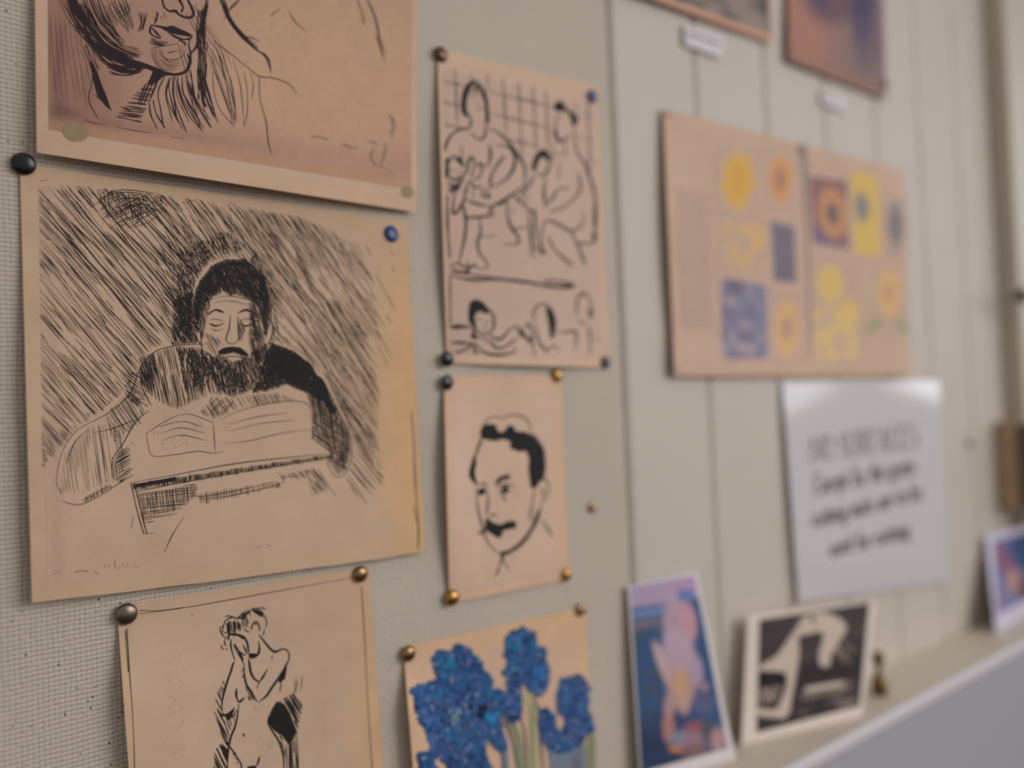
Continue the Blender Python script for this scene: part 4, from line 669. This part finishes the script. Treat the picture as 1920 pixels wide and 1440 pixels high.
# ---- L: laminated notice
def liftL(u, v): return 0.0012+0.0030*(1-np.exp(-np.maximum(v, 0)/.18))*(0.05+0.95*np.abs(2*u-1)**1.6)+0.0010*np.sin(np.pi*np.clip(u, 0, 1))
Lp = Sheet('notice_sheet', [(1467, 718), (1761, 713), (1778, 1092), (1497, 1130)], liftL, 'white laminated notice about cutting surfaces, glossy at its top corners', 'notice', T(174, 168, 170), mat=M_SIGN, nu=24, nv=24, thick=0.0004)
GL = {'N': ([[(0, 0), (0, 1)], [(0, 1), (.7, 0)], [(.7, 0), (.7, 1)], [(-.12, 1), (.1, 1)], [(-.12, 0), (.12, 0)], [(.58, 1), (.82, 1)]], .9), 'O': ([[(.35, 1), (.08, .85), (0, .5), (.08, .15), (.35, 0), (.62, .15), (.7, .5), (.62, .85), (.35, 1)]], .9),
 'S': ([[(.5, .85), (.3, 1), (.05, .85), (.08, .62), (.45, .4), (.5, .15), (.28, 0), (.02, .15)]], .68), 'U': ([[(0, 1), (0, .3), (.12, .03), (.35, 0), (.56, .05), (.66, .3), (.66, 1)], [(-.1, 1), (.12, 1)], [(.55, 1), (.77, 1)]], .88), 'R': ([[(0, 0), (0, 1)], [(0, 1), (.35, 1), (.52, .78), (.35, .52), (0, .5)], [(.25, .5), (.6, 0), (.68, 0)], [(-.1, 0), (.12, 0)]], .78),
 'F': ([[(0, 0), (0, 1)], [(-.1, 1), (.52, 1), (.52, .85)], [(0, .52), (.36, .52)], [(-.1, 0), (.14, 0)]], .68), 'A': ([[(0, 0), (.33, 1)], [(.33, 1), (.68, 0)], [(.12, .35), (.54, .35)], [(-.1, 0), (.1, 0)], [(.55, 0), (.78, 0)]], .86), 'C': ([[(.6, .82), (.38, 1), (.1, .85), (0, .5), (.1, .15), (.38, 0), (.62, .18)]], .8), 'E': ([[(0, 0), (0, 1)], [(-.1, 1), (.55, 1), (.55, .85)], [(0, .52), (.38, .52)], [(-.1, 0), (.55, 0), (.58, .18)]], .76),
 'x': ([[(0, .6), (.38, 0)], [(.38, .6), (0, 0)], [(-.06, .6), (.1, .6)], [(.3, .6), (.44, .6)], [(-.06, 0), (.08, 0)], [(.3, 0), (.45, 0)]], .54), 'c': ([[(.36, .48), (.2, .6), (.02, .45), (0, .28), (.06, .1), (.2, 0), (.38, .1)]], .5), 'e': ([[(.02, .33), (.38, .33), (.34, .52), (.2, .6), (.04, .48), (0, .28), (.06, .08), (.22, 0), (.38, .1)]], .5), 'p': ([[(0, .6), (0, -.26)], [(0, .48), (.2, .6), (.38, .45), (.38, .15), (.2, 0), (0, .1)], [(-.08, -.26), (.1, -.26)]], .54), 't': ([[(.1, .8), (.1, .12), (.2, 0), (.32, .06)], [(-.03, .6), (.3, .6)]], .38),
 'f': ([[(.12, 0), (.12, .85), (.24, 1), (.38, .92)], [(0, .6), (.3, .6)], [(.02, 0), (.24, 0)]], .38), 'o': ([[(.2, .6), (.03, .46), (0, .3), (.03, .13), (.2, 0), (.37, .13), (.4, .3), (.37, .46), (.2, .6)]], .54), 'r': ([[(.06, .6), (.06, 0)], [(.06, .42), (.18, .6), (.32, .56)], [(-.04, 0), (.18, 0)]], .4), 'h': ([[(0, 1), (0, 0)], [(0, .45), (.2, .6), (.36, .48), (.36, 0)], [(-.08, 0), (.1, 0)], [(.27, 0), (.46, 0)]], .56), 'g': ([[(.34, .5), (.18, .6), (.02, .46), (.04, .28), (.2, .22), (.36, .34), (.34, .5)], [(.08, .22), (.06, .08), (.36, .02), (.4, -.14), (.2, -.26), (0, -.16), (.06, 0)], [(.34, .55), (.46, .58)]], .52),
 'n': ([[(.02, .6), (.02, 0)], [(.02, .45), (.2, .6), (.36, .48), (.36, 0)], [(-.06, 0), (.12, 0)], [(.27, 0), (.46, 0)]], .56), 'u': ([[(.02, .6), (.02, .15), (.16, 0), (.34, .12)], [(.36, .6), (.36, 0), (.44, 0)]], .56), 'i': ([[(.08, .6), (.08, 0)], [(.08, .82), (.09, .88)], [(-.02, 0), (.2, 0)]], .3), 'm': ([[(.02, .6), (.02, 0)], [(.02, .45), (.17, .6), (.3, .48), (.3, 0)], [(.3, .45), (.45, .6), (.58, .48), (.58, 0)], [(-.05, 0), (.1, 0)], [(.5, 0), (.68, 0)]], .78), 'a': ([[(.04, .5), (.2, .6), (.34, .48), (.34, .08), (.44, .02)], [(.34, .36), (.1, .28), (.02, .14), (.12, 0), (.34, .14)]], .52), 's': ([[(.3, .5), (.16, .6), (.02, .48), (.1, .34), (.28, .24), (.3, .08), (.16, 0), (0, .1)]], .42), 'b': ([[(.02, 1), (.02, .02)], [(.02, .46), (.2, .6), (.38, .45), (.4, .28), (.36, .12), (.2, 0), (.02, .08)]], .54), 'd': ([[(.36, 1), (.36, .05), (.44, 0)], [(.36, .48), (.2, .6), (.03, .46), (0, .28), (.05, .1), (.2, 0), (.36, .12)]], .56)}
def write(k, text, p0, p1, height, w):
    p0 = np.array(p0, float); p1 = np.array(p1, float); tot = sum(GL[c][1] if c != ' ' else .36 for c in text); e = (p1-p0)/tot; x = 0
    for c in text:
        if c == ' ': x += .36; continue
        for st in GL[c][0]: k.line([p0+e*(x+.08+a)+np.array([-0.03*b*height, -b*height]) for a, b in st], w, taper=.1, smooth=len(st) > 3)
        x += GL[c][1]
k = Ink(); write(k, 'NO SURFACES', (1521, 866), (1722, 838), 44, 3.4); write(k, 'Except for the green', (1527, 927), (1716, 888), 36, 4.2); write(k, 'cutting mats are to be', (1524, 989), (1728, 936), 34, 4.4); write(k, 'used for cutting', (1556, 1044), (1706, 1006), 32, 4.6)
k.build('printed_text', Lp, M_SIGNINK, 0.00012)

# ---- cards leaning on the ledge
def lean(tl, tr, br, bl): return lambda u, v: (tl*(1-u)+tr*u)*(1-v)+(bl*(1-u)+br*u)*v
def hl(px, py):                                # stand-off at which a bottom corner meets the ledge top
    d = rays([(px, py)])[0]; t = (Z_LEDGE+0.0006-Z0)/d[2]; return D-t*d[1]
WHITE = T(190, 182, 180)
hM = hl(1380, 1424)
Mp = Sheet('postcard', [(1177, 1098), (1306, 1072), (1380, 1424), (1202, 1478)], lean(.004, .006, hM, max(.004, hl(1202, 1478))), 'postcard of a pale pink figure against deep blue, leaning on the ledge', 'postcard', WHITE, mat=M_CARD, nu=8, nv=10, thick=.0006)
def q34(x, y): return 1140+x/3.43, 1040+y/3.43
def colM(u, v, px):
    n = vnoise(px[:, 0]/11, px[:, 1]/13); c = mix(np.tile(T(54, 82, 124), (len(u), 1)), T(70, 84, 96), .8*sm(n, .4, .7)*(1-sm(u, .3, .5))); c = mix(c, T(36, 48, 78), .8*sm(v, .7, .9)*(1-sm(u, .4, .7)))
    c = mix(c, T(168, 148, 176), 1-sm(v-u*.02, .13, .17)); c = mix(c, T(176, 134, 176), .6*(1-sm(v, .08, .16))*sm(u, .4, .8)); c = mix(c, T(118, 138, 186), .9*np.exp(-((v-.2)/.03)**2)*(1-sm(u, .4, .6))); c = mix(c, T(128, 116, 120), .8*np.exp(-((v-.27)/.03)**2)*(1-sm(u, .3, .55)))
    for cx, cy, rx, ry, col, ang in ((450, 470, 95, 230, (186, 152, 168), -4), (520, 430, 50, 120, (196, 144, 152), -8), (450, 640, 105, 150, (184, 158, 172), -8), (360, 720, 36, 170, (196, 164, 160), -22), (470, 860, 90, 140, (190, 148, 136), -4), (330, 640, 22, 60, (188, 160, 168), -20), (400, 960, 40, 90, (178, 146, 148), 10), (560, 740, 50, 110, (176, 152, 172), -8), (490, 960, 36, 70, (186, 148, 140), 0)): 
        x, y = q34(cx, cy); c = mix(c, T(*col), .9*blob(px, x, y, rx/3.43, ry/3.43, .3, ang))
    x, y = q34(470, 830); c = mix(c, T(206, 160, 120), .7*blob(px, x, y, 13, 30, .5))
    for cx, cy, rx, ry, col in ((390, 1110, 40, 100, (186, 130, 120)), (540, 1190, 90, 80, (158, 122, 128)), (560, 1100, 60, 30, (160, 84, 96)), (640, 1130, 40, 70, (84, 84, 88)), (450, 1180, 60, 50, (136, 136, 158)), (710, 1190, 50, 80, (190, 146, 140)), (440, 1250, 50, 24, (196, 130, 90)), (620, 960, 80, 70, (92, 96, 130)), (620, 850, 30, 30, (170, 130, 140)), (500, 260, 60, 40, (80, 112, 172)), (560, 1270, 90, 50, (126, 98, 92))):
        x, y = q34(cx, cy); c = mix(c, T(*col), .85*blob(px, x, y, rx/3.43, ry/3.43, .4))
    return 0.76*c*(1+.12*(vnoise(px[:, 0]/4, px[:, 1]/5)-.5)[:, None])
Mp.image('picture', [q34(140, 205), q34(558, 130), q34(770, 1245), q34(215, 1400)], 60, 110, colM, off=.00005)
hNl, hNr = hl(1390, 1398), hl(1617, 1343)
Np = Sheet('postcard', [(1402, 1153), (1643, 1126), (1617, 1343), (1390, 1398)], lean(hNl*.45+.004, hNr*.9, hNr, hNl), 'black and white card with a pale arched shape over dark stripes, on the ledge', 'postcard', T(196, 182, 172), mat=M_CARD, nu=8, nv=8, thick=.0006)
def q35(x, y): return 1380+x/3.556, 1100+y/3.556
NBL, NTL, NTR, NBR = q35(135, 975), q35(155, 222), q35(890, 105), q35(825, 795)
Np.image('picture', [NTL, NTR, NBR, NBL], 10, 10, lambda u, v, px: np.tile(T(44, 36, 38), (len(u), 1)), off=.00006)
k = Ink()
c4 = np.array([NTL, NTR, NBR, NBL])
for j in range(11):
    t = .03+j*.042; k.line([c4[0]*(1-t)+c4[3]*t, c4[1]*(1-t)+c4[2]*t], 1.5, taper=.1)
for j in range(70):
    x = rng.uniform(.02, .95); y0 = rng.uniform(.66, .9); f = lambda u, v: (c4[0]*(1-u)+c4[1]*u)*(1-v)+(c4[3]*(1-u)+c4[2]*u)*v
    k.line([f(x, y0), f(x+rng.uniform(-.01, .01), min(.985, y0+rng.uniform(.05, .12)))], 1.6)
k.build('light_stripes', Np, material('card_mid_grey', T(98, 82, 80), rough=.6), .0001)
k = Ink().at(1380, 1100, 3.556)
k.fill([(445, 200), (560, 170), (660, 195), (720, 240), (735, 290), (690, 360), (650, 430), (625, 480), (630, 520), (580, 535), (555, 500), (560, 420), (585, 330), (560, 300), (470, 320), (418, 335), (422, 440), (400, 590), (375, 720), (350, 850), (300, 880), (250, 870), (150, 860), (150, 810), (260, 820), (310, 740), (340, 640), (310, 570), (160, 560), (165, 525), (270, 460), (350, 350), (400, 280)], smooth=True)
k.fill([(460, 670), (640, 640), (740, 625), (700, 660), (560, 690), (470, 710)]); k.hatch([(150, 670), (300, 650), (280, 780), (145, 790)], 70, 3.5, 1.8, keep=.7); k.hatch([(430, 690), (820, 630), (810, 780), (420, 880)], -14, 4.5, 1.5, keep=.5); k.hatch([(640, 360), (850, 270), (830, 520), (640, 540)], 50, 5, 1.2, keep=.35)
k.build('pale_shapes', Np, material('card_pale', T(178, 160, 146), rough=.6), .00016)
k = Ink().at(1380, 1100, 3.556); k.fill([(500, 190), (520, 188), (522, 245), (508, 250)]); k.fill([(150, 585), (335, 570), (325, 650), (150, 665)]); k.build('black_shapes', Np, M_INK, .0002)
hP = hl(1868, 1189)
Pp = Sheet('postcard', [(1847, 1004), (1940, 982), (1962, 1132), (1868, 1189)], lean(.004, .034, hl(1962, 1132), hP), 'blue and red painted card leaning at the far right end of the ledge', 'postcard', T(176, 168, 184), mat=M_CARD, nu=8, nv=8, thick=.0006)
def colP(u, v, px):
    c = np.tile(T(92, 96, 140), (len(u), 1)); c = mix(c, T(44, 66, 104), .95*blob(px, 1920, 1030, 26, 40, .4)); c = mix(c, T(122, 74, 96), .9*blob(px, 1885, 1055, 14, 40, .5, -25)); c = mix(c, T(174, 132, 104), .8*blob(px, 1900, 1090, 12, 22, .5)); c = mix(c, T(96, 52, 60), .9*blob(px, 1922, 1105, 14, 26, .5)); c = mix(c, T(124, 106, 130), .6*blob(px, 1880, 1120, 16, 30, .6)); return c
Pp.image('picture', [(1863, 1014), (1933, 997), (1950, 1108), (1870, 1154)], 30, 40, colP, off=.00006)

# ---- drawing pins
tack(45, 306, 'black', 'large glossy black pin at the top left corner of the hatched etching', 9.6, .0015, (4, -4), .26)
tack(735, 438, 'blue', 'shiny blue pin at the top right corner of the hatched etching', 9.6, .0016, (-6, 6), .26)
tack(828, 101, 'bronze', 'dark bronze pin at the top left corner of the bathers drawing', 9.4, .0016, dome=.32)
tack(1112, 180, 'blue', 'blue pin at the top right corner of the bathers drawing', 9.0, .0016, dome=.28)
tack(840, 673, 'black', 'black pin at the bottom left corner of the bathers drawing', 9.0, .003, dome=.3)
tack(1137, 679, 'black', 'black pin at the bottom right corner of the bathers drawing', 8.4, .002, dome=.28)
tack(840, 717, 'black', 'black pin at the top left corner of the moustached portrait', 9.0, .0025, (0, 8), .28)
tack(1046, 704, 'gold', 'bright brass pin at the top right corner of the moustached portrait', 8.6, .0016, dome=.36)
tack(849, 1121, 'gold', 'brass pin at the bottom left corner of the moustached portrait', 9.6, .002, dome=.38)
tack(1063, 1078, 'gold', 'brass pin at the bottom right corner of the moustached portrait', 8.4, .0016, dome=.36)
tack(1111, 952, 'brass', 'small dark brass pin alone on the bare pinboard', 6.8, .0003, dome=.34)
tack(238, 1152, 'silver', 'tarnished steel pin at the top left corner of the standing figure drawing', 9.6, .0018, dome=.3)
tack(677, 1077, 'brass', 'brass pin at the top right corner of the standing figure drawing', 8.8, .0016, dome=.34)
tack(767, 1226, 'brass', 'brass pin at the top left corner of the hyacinth print', 9.0, .0018, dome=.36)
tack(1090, 1144, 'brass', 'brass pin at the top right corner of the hyacinth print', 8.0, .0016, dome=.34)
tack(1819, 832, 'green', 'small green pin alone on the boards right of the notice', 9.0, .0003)
tack(1662, 158, 'green', 'grey-green pin at the bottom right corner of the violet print', 7.5, .0045)
tack(1253, 214, 'grey', 'small grey pin at the top left corner of the sunflower spread', 5.0, .0038, dome=.2)
tack(1272, 690, 'grey', 'small grey pin at the bottom left corner of the sunflower spread', 4.6, .0058, dome=.2)
tack(1507, 279, 'grey', 'small dark grey pin at the top of the sunflower spread\'s fold', 7.0, .004, dome=.22)

# ---- small brass fitting standing on the ledge
hO = hl(1650, 1301); pO = W(1650, 1301, hO)
prof = [(.0058, 0), (.0062, .001), (.006, .003), (.0066, .006), (.0068, .009), (.0056, .012), (.0042, .0145), (.0026, .018), (.0022, .022), (.0026, .025), (.0044, .0275), (.005, .030), (.0048, .0335), (.0036, .036), (.0005, .037)]
of = empty('brass_fitting', (pO[0], pO[1], Z_LEDGE)); tag(of, 'small dark brass turned fitting standing on the ledge beside the black and white card', 'fitting')
m_dbr = material('dark_aged_brass', s2l((120, 92, 52)), rough=.4, metal=.8, noise=.2, nscale=300); 
for nm, pr in (('base', prof[:9]), ('knob', prof[8:])):
    V, F = lathe(pr, 20); V = [(v[0]+pO[0], v[2]+pO[1], -v[1]+Z_LEDGE+.0003) for v in V]; mesh_obj(nm, V, F, m_dbr, of, smooth=True)

# ---- latch block and peg by the door trim
xb = X_CORNER
lt = empty('latch_block', (xb-.01, -.012, W(1890, 955, .012)[2])); tag(lt, 'dark brown and tan wooden latch block against the door trim at the right edge', 'latch')
zt, zb = float(W(1888, 790, .012)[2]), float(W(1888, 958, .012)[2])
bevel(mesh_obj('block', *box(xb-.036, xb-.0006, -.0222, -.0004, zb, zt), material('tan_wood', T(150, 124, 98), rough=.6, noise=.1, nscale=60), lt), .002)
bevel(mesh_obj('front_plate', *box(xb-.034, xb+.045, -.036, -.0224, zb+.004, zt-.002), material('dark_brown_plate', T(78, 66, 58), rough=.5, noise=.1, nscale=60), lt), .002)
pg = W(1897, 556, .022)
pgo = empty('coat_peg', (pg[0]+.004, -.022, pg[2])); tag(pgo, 'small dark peg on the door trim near the right edge', 'peg')
mesh_obj('peg_stem', *(lambda a: ([(v[0]+pg[0]+.004, v[1], v[2]+pg[2]) for v in a[0]], [tuple(reversed(f)) for f in a[1]]))(lathe([(.004, .0222), (.0045, .0235), (.003, .0245), (.003, .028)], 18)), PM['bronze'], pgo, smooth=True)
mesh_obj('peg_knob', *(lambda a: ([(v[0]+pg[0]+.004, v[1], v[2]+pg[2]) for v in a[0]], [tuple(reversed(f)) for f in a[1]]))(lathe([(.003, .028), (.0075, .030), (.0085, .034), (.007, .037), (.002, .039)], 18)), PM['bronze'], pgo, smooth=True)
